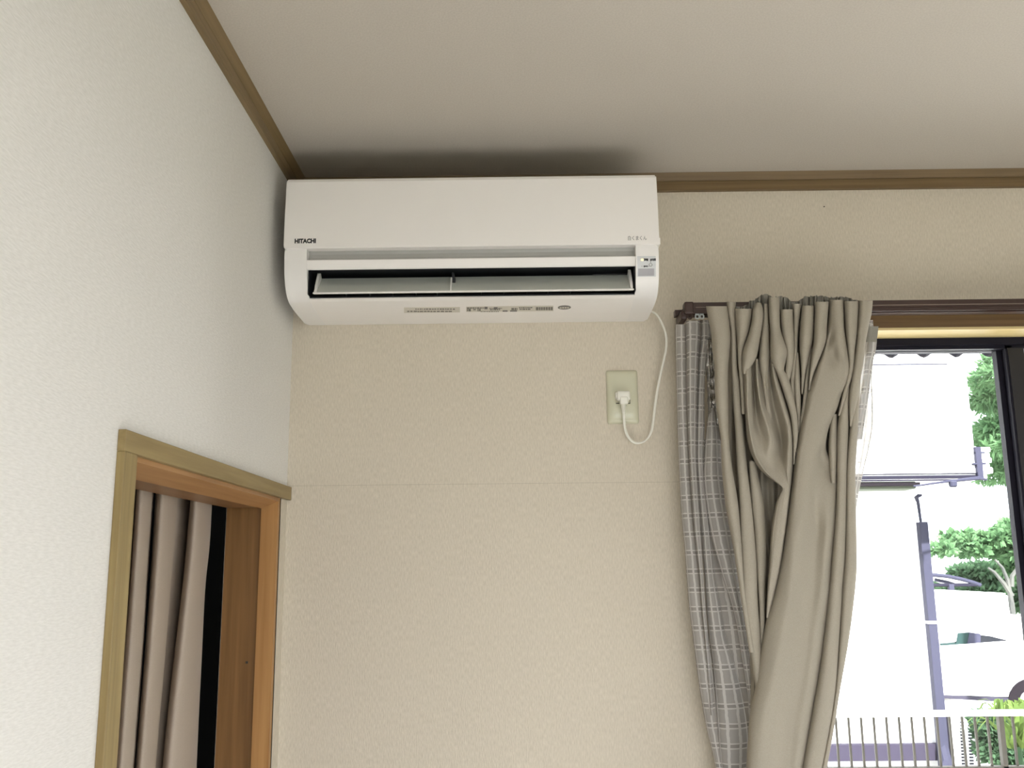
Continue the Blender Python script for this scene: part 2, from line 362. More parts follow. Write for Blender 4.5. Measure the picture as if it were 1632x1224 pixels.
obj('duct_block', bx(X(945, 440, -.14)[0], cx1-.006, -.135, -.08, 2.12, 2.15), mat('duct_block_grey', (.05, .046, .05, 1), .5), ac)
# flap
fx0, fx1 = X(500, 466, -.2)[0], X(1009, 466, -.2)[0]
bm = bmesh.new(); prism(bm, [(-.150, 2.1365), (-.153, 2.139), (-.180, 2.115), (-.203, 2.0925), (-.2045, 2.0895), (-.200, 2.0885), (-.176, 2.110)], 0, fx0, fx1)
fl = obj('flap', bm, MT['louver'], ac)
obj('flap_lip', bx(fx0-.001, fx1+.0015, -.2062, -.2025, 2.0885, 2.0915, bev=.001), MT['ac'], fl)
for x in (fx0+.002, X(718, 450, -.19)[0], fx1-.006):
    wd = .003 if .2 < x < .6 else .0055
    bm = bmesh.new(); prism(bm, [(-.158, 2.137), (-.168, 2.146), (-.178, 2.143), (-.200, 2.108), (-.205, 2.092), (-.200, 2.0925), (-.180, 2.114)] if wd > .004 else [(-.172, 2.120), (-.178, 2.130), (-.184, 2.128), (-.200, 2.104), (-.204, 2.092), (-.2, 2.093)], 0, x, x+wd)
    obj('flap_hinge', bm, MT['ac_side'], fl)
xm = X(722, 440, -.15)[0]
obj('hinge_arm', boxes((xm-.002, xm+.003, -.16, -.10, 2.128, 2.147), (xm-.001, xm+.007, -.178, -.16, 2.118, 2.130)), MT['vane'], ac)
# front panel: thin shell with rounded top and ends
bm = bmesh.new()
pp = [(-.200, 2.3462), (-.222, 2.3455), (-.2275, 2.3425), (-.2300, 2.336), (-.2318, 2.25), (-.2325, 2.19), (-.2325, 2.1835), (-.230, 2.1825), (-.208, 2.1835), (-.2, 2.19)]
prism(bm, pp, 0, XL, XR)
bmesh.ops.bevel(bm, geom=[e for e in bm.edges if abs(e.verts[0].co.x-e.verts[1].co.x) < 1e-5 and e.verts[0].co.y < -.205 and e.verts[1].co.y < -.205], offset=.003, segments=2, affect='EDGES', clamp_overlap=True)
panel = obj('front_panel', bm, MT['ac'], ac, False)
obj('panel_catch', bx(XR-.003, XR+.0022, -.2318, -.19, 2.183, 2.197, bev=.0008), MT['ac'], ac)
obj('top_grille', bx(XL+.004, XR-.004, -.205, -.001, 2.336, 2.343), MT['ac_grey'], ac)

def text(name, s, loc, size, m, parent, rot=(math.radians(90), 0, 0), xs=1.0, ext=.0002, off=0.0):
    cu = bpy.data.curves.new(name, 'FONT'); cu.body = s; cu.size = size; cu.extrude = ext; cu.offset = off; cu.resolution_u = 3
    to = bpy.data.objects.new(name, cu); C.collection.objects.link(to)
    dg = bpy.context.evaluated_depsgraph_get(); me = bpy.data.meshes.new_from_object(to.evaluated_get(dg)); bpy.data.objects.remove(to)
    me.transform(Matrix.Translation(loc) @ Matrix.Rotation(rot[0], 4, 'X') @ Matrix.Diagonal((xs, 1, 1, 1)))
    me.materials.clear(); return obj(name, me, m, parent)
p = X(469.5, 388, -.2327); p2 = X(503.5, 380, -.2327)
ht = text('lettering', 'HITACHI', (p[0], -.2327, p[2]), .0135, MT['ink'], panel, xs=1.02, off=.0007)
def fit(o, x0, x1, z0, z1):
    co = np.array([v.co[:] for v in o.data.vertices]); a, b = co.min(0), co.max(0)
    for v in o.data.vertices:
        v.co.x = x0+(v.co.x-a[0])/(b[0]-a[0])*(x1-x0); v.co.z = z0+(v.co.z-a[2])/(b[2]-a[2])*(z1-z0)
fit(ht, p[0], p2[0], p[2], p2[2])
p = X(1001, 383, -.2327); p2 = X(1030.5, 375.5, -.2327)
jt = text('lettering', '白くまくん', (p[0], -.2327, p[2]), .009, MT['ink_grey'], panel)
fit(jt, p[0], p2[0], p[2], p2[2])
# display on the right cheek
def cheek_y(z):
    for (y0, z0), (y1, z1) in zip(prof, prof[1:]):
        if z1 <= z <= z0: return y0+(z-z0)/(z1-z0)*(y1-y0)
    return -.226
def patch(bm, x0, x1, z0, z1, e, n=4):
    """thin plate following the cheek's curve"""
    zz = [z0+(z1-z0)*i/n for i in range(n+1)]
    F = [[bm.verts.new((x, cheek_y(z)-e, z)) for x in (x0, x1)] for z in zz]; Bk = [[bm.verts.new((x, cheek_y(z)+.001, z)) for x in (x0, x1)] for z in zz]
    for i in range(n):
        bm.faces.new((F[i][0], F[i][1], F[i+1][1], F[i+1][0])); bm.faces.new((F[i][0], F[i+1][0], Bk[i+1][0], Bk[i][0])); bm.faces.new((F[i][1], Bk[i][1], Bk[i+1][1], F[i+1][1]))
    bm.faces.new((F[0][0], Bk[0][0], Bk[0][1], F[0][1])); bm.faces.new((F[n][0], F[n][1], Bk[n][1], Bk[n][0]))
def cpx(px, py):
    y = -.226
    for _ in range(6): q = X(px, py, y); y = cheek_y(q[2])
    return q
def cpatch(name, pxs, m, parent, e):
    bm = bmesh.new()
    for a, b, c, d in pxs:
        p = cpx(a, b); q = cpx(c, d); patch(bm, min(p[0], q[0]), max(p[0], q[0]), min(p[2], q[2]), max(p[2], q[2]), e)
    o = obj(name, bm, m, parent)
    if 'print' in name: o['kind'] = 'stuff'
    return o
disp = cpatch('display', [(1015.5, 441, 1045, 408)], MT['display'], ac, .0004)
cpatch('receiver_window', [(1017, 440, 1042.5, 428)], MT['recv'], disp, .0008)
cpatch('display_print', [(1026.5, 416, 1027.8, 412), (1028.3, 415.4, 1030.2, 412.4), (1030.6, 416, 1032.8, 412.3), (1036.3, 416, 1038, 412.6), (1038.4, 415.5, 1040, 412.4), (1040.5, 415.9, 1042.2, 412.3), (1042.6, 415.7, 1045, 412),
                         (1025.8, 426, 1027.6, 423.4), (1028, 425.4, 1030.5, 423.6), (1031, 426, 1032, 423.2)], MT['ink'], disp, .0009)
cpatch('display_print', [(1036.7, 419.6, 1037.3, 416), (1022.6, 425.3, 1023.4, 424), (1032.4, 424.9, 1034.6, 424.4)], MT['ink_grey'], disp, .0009)
q = cpx(1036.8, 422.2); bm = bmesh.new()
tube(bm, [(q[0]+.0034*math.cos(a), q[1]-.0006, q[2]+.0034*math.sin(a)) for a in np.linspace(0, 2*math.pi, 21)], .0005, 5); obj('button_ring', bm, MT['ink_grey'], disp)
q = cpx(1023.5, 414); bm = bmesh.new(); bmesh.ops.create_uvsphere(bm, u_segments=12, v_segments=8, radius=.0032, matrix=Matrix.Translation((q[0], q[1]+.0012, q[2]))); obj('indicator_light', bm, MT['led'], disp)
# stickers below
def body_y(py, px):
    best = None
    for y in np.linspace(-.180, -.02, 140):
        z = np.interp(y, [a for a, b in bp[:6]], [b for a, b in bp[:6]]); q = X(px, py, y)
        if best is None or abs(q[2]-z) < best[0]: best = (abs(q[2]-z), y, z, q[0])
    return best[3], best[1], best[2]
def under(name, quads, m, parent, e):
    bm = bmesh.new()
    for a, b, c, d in quads:
        tl = body_y(b, a); tr = body_y(b-(c-a)*.0105, c); bl = body_y(d, a); br = body_y(d-(c-a)*.0105, c)
        A = [bm.verts.new((p[0], p[1], p[2]-e)) for p in (tl, tr, br, bl)]; B = [bm.verts.new((p[0], p[1], p[2]+.0006)) for p in (tl, tr, br, bl)]
        bm.faces.new(A); bm.faces.new(B[::-1])
        for i in range(4): bm.faces.new((A[i], B[i], B[(i+1) % 4], A[(i+1) % 4]))
    o = obj(name, bm, m, parent)
    if 'print' in name: o['kind'] = 'stuff'
    return o
st1 = under('sticker', [(644, 490, 733, 498.5)], MT['sticker'], body, .0004)
st2 = under('sticker', [(743, 488.5, 882, 497)], MT['sticker'], body, .0004)
random.seed(3)
L1 = []; x = 662
while x < 722: wd = random.uniform(1.5, 4); L1.append((x, 491.5, x+wd, 493)); x += wd+random.uniform(.6, 1.6)
x = 649
while x < 715: wd = random.uniform(2, 6); L1.append((x, 495.3, x+wd, 496.8)); x += wd+random.uniform(.6, 1.5)
under('sticker_print', L1, MT['sticker_grey'], st1, .0008)
L2 = []
for (x0, x1, y0, y1) in ((744, 772, 489.2, 490.6), (744, 752, 491.6, 494.8), (754, 760, 491.8, 493), (761, 766, 491.2, 495), (780, 800, 490.4, 491.4), (781, 797, 492.4, 493.6), (815, 825, 490.6, 493.6), (827, 850, 489.6, 490.8), (828, 846, 492, 493.5), (854, 881, 489.8, 494.4), (766, 795, 495.4, 496.2)):
    x = x0
    while x < x1-1: wd = random.uniform(1.5, 4.5); L2.append((x, y0-(x-743)*.0105+.8, min(x+wd, x1), y1-(x-743)*.0105+.8)); x += wd+.7
under('sticker_print', L2, MT['sticker_grey'], st2, .0008)
under('sticker_print', [(772, 488.8, 777, 492.2), (801, 494.6, 809, 496.2), (813, 494.4, 824, 496.2), (787, 489.4, 793, 492)], MT['ink_grey'], st2, .0009)
c = body_y(489.7, 899.5); l = body_y(489.7, 889); t = body_y(486.6, 899.5); bo = body_y(492.8, 899.5)
bm = bmesh.new(); vs = []
for k in range(28):
    a = 2*math.pi*k/28; y = (t[1]+bo[1])/2+(bo[1]-t[1])/2*math.sin(a)
    vs.append((c[0]+(c[0]-l[0])*math.cos(a), y, float(np.interp(y, [q[0] for q in bp[:6]], [q[1] for q in bp[:6]]))))
A = [bm.verts.new((v[0], v[1], v[2]-.0006)) for v in vs]; B = [bm.verts.new((v[0], v[1], v[2]+.0004)) for v in vs]
bm.faces.new(A); [bm.faces.new((A[i], B[i], B[(i+1) % 28], A[(i+1) % 28])) for i in range(28)]
ov = obj('oval_badge', bm, mat('badge_grey', S(112, 110, 104), .4), body)
under('badge_print', [(892, 489.4, 895, 490.8), (896, 489.3, 899, 490.8), (900, 489.2, 903, 490.8), (904, 489.2, 906.5, 490.6)], MT['sticker'], ov, .001)

# power cord with plug (part of the air conditioner)
cp = [(1030, 494, -.035), (1037, 496, -.040), (1046, 501, -.045), (1053, 512, -.043), (1059, 525, -.04), (1062, 540, -.037), (1061.5, 556, -.034), (1058, 573, -.030), (1053, 595, -.026), (1048, 620, -.022), (1044, 645, -.020), (1041.5, 668, -.018), (1039, 684, -.017), (1034, 696, -.016), (1026, 704, -.016), (1016, 706.5, -.017), (1007, 703, -.019), (1000, 694, -.021), (996, 682, -.024), (994.5, 668, -.028), (993.5, 655, -.031)]
ctl = np.array([X(a, b, c) for a, b, c in cp]); path = crom(ctl, np.linspace(0, len(ctl)-1, 110))
bm = bmesh.new()
for s in (-1, 1): tube(bm, [Vector(q)+Vector((s*.0012*min(1, i/50), 0, s*.0006)) for i, q in enumerate(path)], .0019, 8)
cord = obj('power_cord', bm, MT['plug'], ac, True)
bm = bmesh.new(); c0 = X(993, 632, -.02)
box(bm, c0[0]-.0155, c0[0]+.0155, -.034, -.0125, c0[2]-.011, c0[2]+.0115, .006, 3)
box(bm, c0[0]-.0185, c0[0]-.011, -.030, -.016, c0[2]-.006, c0[2]+.009, .003, 2)
box(bm, c0[0]-.009, c0[0]+.010, -.036, -.020, c0[2]-.02, c0[2]-.002, .004, 3)
pl = obj('plug', bm, MT['plug'], cord, False)
bm = bmesh.new(); a = X(993, 640, -.028); b = X(993.8, 656, -.031)
for k in range(9):
    t = k/8; tube(bm, [tuple(a+(b-a)*(t)), tuple(a+(b-a)*(t+.085))], .0062-.0022*t, 10)
tube(bm, [tuple(a), tuple(b)], [.0052, .003], 10)
obj('strain_relief', bm, MT['plug'], cord)

# ================================================================ WALL OUTLET
ot = thing('wall_outlet', 'ivory outlet plate on the beige wall with a white plug in it', 'outlet', (.778, 0, 1.826))
bm = bmesh.new(); x0, x1, z0, z1 = .7415, .8155, 1.826, 1.953
# gently domed plate
nx, nz = 14, 18; G = []
def rr(u): return max(0, 1-abs(u)**6)**.5
for j in range(nz+1):
    row = []
    for i in range(nx+1):
        u = -1+2*i/nx; v = -1+2*j/nz; u = math.copysign(abs(u)**.7, u); v = math.copysign(abs(v)**.7, v)
        xx, zz = u, v
        k = max(abs(u), abs(v)); cr = math.hypot(max(0, abs(u)-.86)/.14*.037*.14*1, max(0, abs(v)-.92)/.08*.0635*.08)
        lim = .0051
        X_ = (x0+x1)/2+u*(x1-x0)/2; Z_ = (z0+z1)/2+v*(z1-z0)/2
        dx, dz = max(0, abs(u)-.86)*.037, max(0, abs(v)-.92)*.0635
        if dx > 0 and dz > 0 and math.hypot(dx, dz) > lim:
            f = lim/math.hypot(dx, dz); X_ = (x0+x1)/2+math.copysign(.86*.037+dx*f, u); Z_ = (z0+z1)/2+math.copysign(.92*.0635+dz*f, v)
        row.append(bm.verts.new((X_, -.0005-.0085*rr(u)*rr(v)-.002*(1-u*u), Z_)))
    G.append(row)
for j in range(nz):
    for i in range(nx): bm.faces.new((G[j][i], G[j][i+1], G[j+1][i+1], G[j+1][i]))
edge = [G[0][i] for i in range(nx+1)]+[G[j][nx] for j in range(1, nz+1)]+[G[nz][i] for i in range(nx-1, -1, -1)]+[G[j][0] for j in range(nz-1, 0, -1)]
bk = [bm.verts.new((v.co.x, 0.0, v.co.z)) for v in edge]
for i in range(len(edge)): bm.faces.new((edge[i], edge[(i+1) % len(edge)], bk[(i+1) % len(edge)], bk[i]))
obj('plate', bm, MT['ivory'], ot, True)
sk = obj('socket', bx(c0[0]-.017, c0[0]+.017, -.0135, -.008, c0[2]-.016, c0[2]+.014, bev=.0015), mat('socket_ivory', S(196, 192, 164), .4), ot)
obj('socket_slot', boxes((c0[0]-.016, c0[0]-.008, -.0138, -.012, c0[2]-.0155, c0[2]-.0135), (c0[0]+.0155, c0[0]+.017, -.0139, -.012, c0[2]-.015, c0[2]-.002), (c0[0]+.009, c0[0]+.017, -.0138, -.012, c0[2]-.0157, c0[2]-.0138)), MT['slot'], sk)

# small nail in the upper wall
q = X(1313, 330); bm = bmesh.new(); tube(bm, [(q[0], .001, q[2]+.001), (q[0], -.003, q[2])], [.0012, .0016], 8)
tag(obj('nail', bm, MT['rail']), 'tiny dark nail in the wall below the crown moulding', 'nail')

# ================================================================ CURTAIN RAIL
rl = thing('curtain_rail', 'dark brown double curtain rail above the window', 'curtain rail', (1.8, 0, 2.08))
def rbar(y0, y1, z0, z1, x0=.935, x1=2.75): return (x0, x1, y0, y1, z0, z1)
bm = boxes(rbar(-.105, -.083, 2.071, 2.087), rbar(-.103, -.101, 2.062, 2.071), rbar(-.087, -.085, 2.062, 2.071)); obj('front_rail', bm, MT['rail'], rl)
obj('rail_groove', bx(.94, 2.75, -.1057, -.104, 2.0745, 2.0765), MT['rail_l'], rl)
bm = boxes(rbar(-.062, -.042, 2.068, 2.082, .90)); obj('rear_rail', bm, MT['rail'], rl)
bm = bmesh.new(); e0 = X(1083, 505, -.09); e1 = X(1108, 489, -.09)
box(bm, X(1090, 500, -.095)[0], X(1105, 500, -.095)[0], -.108, -.078, 2.060, 2.089, .004, 2)
box(bm, X(1083, 500, -.085)[0], X(1094, 500, -.085)[0], -.1, -.03, 2.050, 2.070, .005, 2)
box(bm, X(1090, 500, -.085)[0], X(1096, 500, -.085)[0], -.07, -.0, 2.056, 2.085, .003, 1)
obj('rail_end_cap', bm, MT['rail'], rl)
for xb in (1.75, 2.6): obj('rail_bracket', bx(xb-.012, xb+.012, -.1, 0, 2.0825, 2.0925, bev=.002), MT['rail'], rl)
def runner(px, m):
    q = X(px, 504, -.094); bm = bmesh.new()
    box(bm, q[0]-.0045, q[0]+.0045, -.096, -.092, 2.060, 2.0705, .001, 1)
    tube(bm, [(q[0]+.0042*math.cos(a), -.094, 2.057+.0052*math.sin(a)) for a in np.linspace(0, 2*math.pi, 15)], .0017, 6); obj('runner', bm, m, rl)
runner(1099.5, MT['rail']); runner(1111.3, MT['clip']); runner(1118.6, MT['clip'])

# ================================================================ CLOTH
class Cloth:
    def __init__(s): s.v = []; s.f = []; s.uv = []
    def sheet(s, rows, base, nu=40, nv=60, axis=1, sgn=-1, u_scale=None, back=0.0, wob=0.0):
        """rows: (py, [(px, cm out), ...]); the surface passes through these at depth base"""
        rows = [r for r in rows]
        ny = len(rows); K = len(rows[0][1])
        arr = np.array([[[r[0] if len(k) < 3 else k[2], k[0], k[1]] for k in r[1]] for r in rows], float)
        ys = arr[:, 0, 0]
        # resample rows evenly in py
        tt = np.interp(np.linspace(ys[0], ys[-1], nv), ys, np.arange(ny)); V = crom(arr, tt)
        U = np.stack([crom(V[i], np.linspace(0, K-1, nu)) for i in range(nv)])
        if rows[-1][0] >= 1240:      # carry the cloth on down towards the floor
            last = U[-1]; ext = []
            for dy in (40, 90, 160, 260, 400, 600):
                q = last.copy(); q[:, 0] += dy; q[:, 1] += (q[:, 1]-740)/8300*dy; ext.append(q)
            U = np.concatenate([U, np.array(ext)]); nv = len(U)
        o = len(s.v); ph = rng.uniform(0, 6, 4)
        P = np.zeros((nv, nu, 3))
        for i in range(nv):
            for j in range(nu):
                py, px, d = U[i, j]; d += wob*math.sin(py*.021+ph[0]+j*.11)*math.sin(py*.013+ph[1])
                P[i, j] = X(px, py, base+sgn*d/100, axis)
        s.v += [tuple(q) for q in P.reshape(-1, 3)]
        for i in range(nv):
            du = np.r_[0, np.cumsum(np.linalg.norm(np.diff(P[i], axis=0), axis=1))] 
            mid = np.linspace(0, 1, nu)*(u_scale or .06)
            s.uv += [(mid[j]+ph[2] if u_scale else du[j]+ph[2], P[i, j, 2]) for j in range(nu)]
        for i in range(nv-1):
            for j in range(nu-1):
                a = o+i*nu+j; s.f.append((a, a+1, a+nu+1, a+nu))
    def ribbon(s, rows, b, bulge, base, nv=50, axis=1, sgn=-1, u_scale=None, tuck=2.9, ppc=7.2, nu=26, wob=.08):
        R = []
        for py, xl, xr in rows:
            wd = max(xr-xl, .6); bl = min(bulge*1.3, wd/ppc*.6)
            R.append((py, [(xl+wd*.10, b-tuck), (xl, b-tuck*.35), (xl+wd*.05, b+bl*.25), (xl+wd*.24, b+bl*.85), (xl+wd*.5, b+bl), (xl+wd*.76, b+bl*.8), (xl+wd*.95, b+bl*.2), (xr, b-tuck*.35), (xr-wd*.10, b-tuck)]))
        s.sheet(R, base, nu, nv, axis, sgn, u_scale, wob=wob)
    def build(s, name, m, parent=None):
        me = bpy.data.meshes.new(name); me.from_pydata(s.v, [], s.f); me.update()
        ul = me.uv_layers.new(name='UVMap'); uv = np.array(s.uv)
        idx = np.zeros(len(me.loops), int); me.loops.foreach_get('vertex_index', idx); ul.data.foreach_set('uv', uv[idx].ravel())
        return obj(name, me, m, parent, True)

# ---- heavy curtain
D = Cloth(); BY = -.148
# backing layer seen only in the gaps
bk = []
for py, a, b in ((508, 1163, 1384), (530, 1162, 1380), (600, 1160, 1368), (700, 1156, 1362), (800, 1156, 1360), (900, 1174, 1361), (1000, 1191, 1352), (1100, 1196, 1335), (1245, 1192, 1310)):
    bk.append((py, [(a+(b-a)*k/24, -4.6+(.7 if k % 2 else -.5)) for k in range(25)]))
D.sheet(bk, BY, 140, 40)
R = D.ribbon
R([(488, 1125, 1159, ), (510, 1129, 1162), (535, 1134, 1164), (560, 1135.5, 1163), (585, 1138.5, 1160.5), (610, 1139, 1160.5), (640, 1140.5, 1161), (675, 1145, 1161), (700, 1148.5, 1162), (740, 1150, 1166), (800, 1155.5, 1176), (870, 1168, 1182), (940, 1179, 1187), (1040, 1194, 1203)], .8, 1.6, BY, wob=.25)
R([(481, 1158, 1173), (500, 1160, 1172), (520, 1164, 1173), (545, 1165, 1174), (585, 1165.5, 1175), (610, 1166.5, 1179), (640, 1168, 1181), (675, 1170.5, 1184.5), (700, 1172, 1186.5), (750, 1175, 1191.5), (800, 1178.5, 1197.5), (850, 1180, 1202.5), (900, 1182, 1206), (960, 1183, 1208), (1000, 1188.5, 1211), (1050, 1197, 1214), (1120, 1206, 1220), (1245, 1210, 1228)], .0, .8, BY)
R([(492, 1171, 1200), (510, 1172, 1198), (535, 1174, 1193), (555, 1175, 1186), (575, 1176, 1184), (610, 1179, 1185), (660, 1182, 1188)], .8, 1.6, BY, wob=.2)
R([(482, 1206, 1212), (492, 1200, 1216), (510, 1198, 1216), (535, 1192, 1212), (560, 1183.5, 1208), (575, 1183, 1203), (588, 1183, 1194), (596, 1184, 1191)], 2.0, 1.6, BY, wob=.2)
R([(484, 1217, 1224), (510, 1215.5, 1225.5), (535, 1212.5, 1226.5), (560, 1210, 1227.5), (580, 1210, 1226.5), (610, 1215, 1226), (640, 1219, 1227), (656, 1222, 1226)], .6, 1.3, BY)
R([(473.5, 1225, 1241), (485, 1225, 1242.5), (510, 1226, 1243), (525, 1227.5, 1244), (540, 1227.5, 1249), (559, 1227.5, 1255.5), (573, 1228.5, 1253), (590, 1236, 1250), (600, 1240, 1256), (627, 1249, 1263.5), (653, 1257, 1269), (673, 1261, 1271.5), (700, 1263.5, 1271.5), (725, 1264.5, 1267.5), (740, 1264.5, 1266)], 1.9, 1.7, BY, nv=90, wob=.3)
R([(493, 1243.5, 1263.5), (510, 1244, 1264), (535, 1247, 1265.5), (560, 1252, 1266), (580, 1252, 1264), (595, 1251, 1261), (606, 1256, 1258.5)], 1.0, 1.7, BY)
R([(484, 1262, 1278), (500, 1264, 1275.5), (530, 1265, 1272), (560, 1265, 1271), (590, 1261, 1268.5), (615, 1260, 1266.5), (640, 1266, 1269)], .2, 1.2, BY)
R([(562, 1270, 1272), (600, 1266, 1275.5), (640, 1267, 1276.5), (665, 1271, 1275.5), (690, 1272.3, 1273.5)], .5, 1.0, BY)
R([(487, 1279, 1297), (500, 1277, 1297.5), (530, 1275, 1296.5), (550, 1274.5, 1293.5), (570, 1275.5, 1289.5), (590, 1277, 1284.5), (610, 1277, 1281.5), (628, 1277.5, 1279)], 1.2, 1.7, BY)
R([(555, 1292.5, 1296), (575, 1288, 1292.5), (600, 1283, 1290), (640, 1279, 1287), (670, 1275, 1282), (695, 1273, 1275)], .3, .9, BY)
R([(481, 1299, 1321), (500, 1298.5, 1319.5), (520, 1297.5, 1318), (540, 1297, 1317), (550, 1296, 1314.5), (560, 1294, 1311), (580, 1292, 1303), (600, 1290, 1295.5), (622, 1288.5, 1290.5)], 1.9, 1.7, BY, wob=.25)
R([(480, 1345, 1368.5), (500, 1346, 1368), (530, 1348, 1366), (560, 1351, 1362.5), (580, 1353, 1361.5), (600, 1350, 1358), (620, 1345, 1352), (640, 1340, 1346.5), (662, 1335.5, 1339)], 1.2, 1.6, BY)
R([(479, 1369, 1391), (500, 1368, 1389), (520, 1367, 1384.5), (550, 1364.5, 1379), (580, 1360.5, 1376), (600, 1357.5, 1372.5), (625, 1353.5, 1369.5), (650, 1353, 1364), (680, 1354.5, 1357)], .9, 1.7, BY)
R([(590, 1362, 1373), (620, 1362, 1370.8), (640, 1361, 1369.5), (680, 1355, 1367.5), (720, 1350.5, 1365), (750, 1349, 1363.5), (805, 1348, 1364), (887, 1346, 1365.5), (930, 1342, 1364), (1014, 1337.5, 1354), (1103, 1331, 1338.6), (1177, 1319, 1326.6), (1245, 1305, 1313.5)], .0, 1.6, BY, nv=80)
R([(612, 1350, 1354), (640, 1344, 1352.8), (660, 1338, 1352.8), (680, 1335, 1352.3), (700, 1334, 1351.7), (740, 1333.5, 1350.3), (805, 1332.5, 1349), (887, 1326, 1347), (940, 1321, 1343.5), (1031, 1311, 1337), (1098, 1301, 1332), (1158, 1290, 1323), (1245, 1275, 1306)], .5, 1.4, BY, nv=80)
R([(660, 1326, 1334), (680, 1322.5, 1334.3), (700, 1321, 1334.5), (725, 1321, 1334.2), (745, 1322, 1333.5), (770, 1324, 1332.5)], .15, .9, BY)
# ridge behind the swag
R([(735, 1193, 1204), (770, 1195, 1211), (800, 1197, 1217), (850, 1202, 1221), (900, 1205, 1221.5), (940, 1208, 1219.5), (980, 1210, 1219.5), (1060, 1212, 1217), (1110, 1212, 1216)], -.9, 1.0, BY)
# swag
SW = [
 (572, [(1183, -1), (1188, .5), (1195, .4), (1200, -1.6), (1206, .4), (1210, -1.2), (1217, -1), (1222, .2), (1226, -1.4), (1231, .4), (1237, -1.2)]),
 (600, [(1184, -1), (1190, 2), (1196, .8), (1201, -2), (1206, 1.0), (1211, -1), (1218, -.8), (1222, .8), (1227, -1.6), (1233, 1.5), (1239.5, -.6)]),
 (640, [(1186, -1), (1190.5, 2.2), (1197, .8), (1203.5, -2.2), (1211, 1.4), (1216.5, -.7), (1220.5, -.6), (1225, .1), (1232, -1.8), (1244, 1.8), (1252, -.6)]),
 (675, [(1188.5, -1), (1193, 2.3), (1198.5, .9), (1207, -1.2), (1220, 1.5), (1225.5, 1.0), (1229, .2), (1233, -.8), (1241, -2.1), (1254, 2.0), (1261.7, -.6)]),
 (700, [(1191, -1), (1197, 2.4), (1203.5, 1.2), (1214, -.1), (1226, 1.7), (1232, 1.3), (1236, .5), (1239.5, -.5), (1246, -1.9), (1257, 2.2), (1264.3, -.6)]),
 (725, [(1198, -1), (1203, 2.3), (1209, 1.5), (1217, .9), (1225, 1.0), (1231, .6), (1236.5, .0), (1241, -.4), (1247, -.8), (1256, 2.3), (1264.8, -.6)]),
 (745, [(1209, -1), (1214, 2.2), (1219.5, 1.7), (1225, 1.3), (1230, 1.0), (1235, .8), (1239.5, .8), (1244, 1.0), (1249, 1.4), (1257, 2.4), (1263.5, -.6)]),
 (760, [(1224, -1), (1227.5, 2.1), (1231.5, 1.9), (1235.5, 1.7), (1239.5, 1.6), (1243, 1.6), (1246.5, 1.7), (1250, 1.8), (1253, 2.0), (1257, 2.2), (1262.3, -.6)]),
 (772, [(1241, -1), (1242.5, 1.9), (1244, 2), (1246, 2), (1248, 2), (1250, 2), (1252, 2), (1254, 2), (1256, 2), (1257.8, 1.9), (1261, -.6)]),
 (779, [(1246.5, -1), (1247.5, 1.4), (1248.5, 1.7), (1249.7, 1.8), (1251, 1.9), (1252.5, 1.9), (1254, 1.9), (1255.2, 1.9), (1256.3, 1.8), (1257.7, 1.6), (1260, -.6)]),
 (790, [(1241, -1), (1242.5, 1), (1244.5, 1.4), (1246.5, 1.6), (1248.5, 1.7), (1250.5, 1.8), (1252.5, 1.8), (1254, 1.8), (1255.5, 1.7), (1257, 1.4), (1258.8, -.6)]),
 (810, [(1235, -1), (1237, .9), (1239.5, 1.3), (1242, 1.5), (1244.5, 1.6), (1247, 1.7), (1249, 1.7), (1251, 1.6), (1253, 1.5), (1254.8, 1.2), (1256.4, -.6)]),
 (850, [(1229, -1), (1231, .8), (1233.5, 1.2), (1236, 1.4), (1238.5, 1.5), (1241, 1.5), (1243.5, 1.5), (1245.5, 1.4), (1247.5, 1.3), (1249.5, 1.0), (1251.2, -.6)]),
 (900, [(1226, -1), (1227.5, .6), (1229.2, 1.0), (1231, 1.2), (1233, 1.2), (1235, 1.2), (1237, 1.2), (1238.8, 1.1), (1240.5, 1.0), (1242.2, .7), (1244, -.6)]),
 (940, [(1223, -1), (1224, .4), (1225.2, .7), (1226.5, .8), (1227.7, .8), (1229, .8), (1230.3, .8), (1231.5, .8), (1232.7, .7), (1234, .4), (1235.5, -.6)]),
 (985, [(1221, -1), (1221.3, 0), (1221.7, .1), (1222, .2), (1222.3, .2), (1222.7, .2), (1223, .2), (1223.3, .2), (1223.6, .1), (1224, 0), (1224.5, -.6)])]
SW = [(r[0], [(r[1][0][0]+1.2, -3)]+r[1]+[(r[1][-1][0]-1, -3)]) for r in SW]
D.sheet(SW, BY-.012, 96, 120)
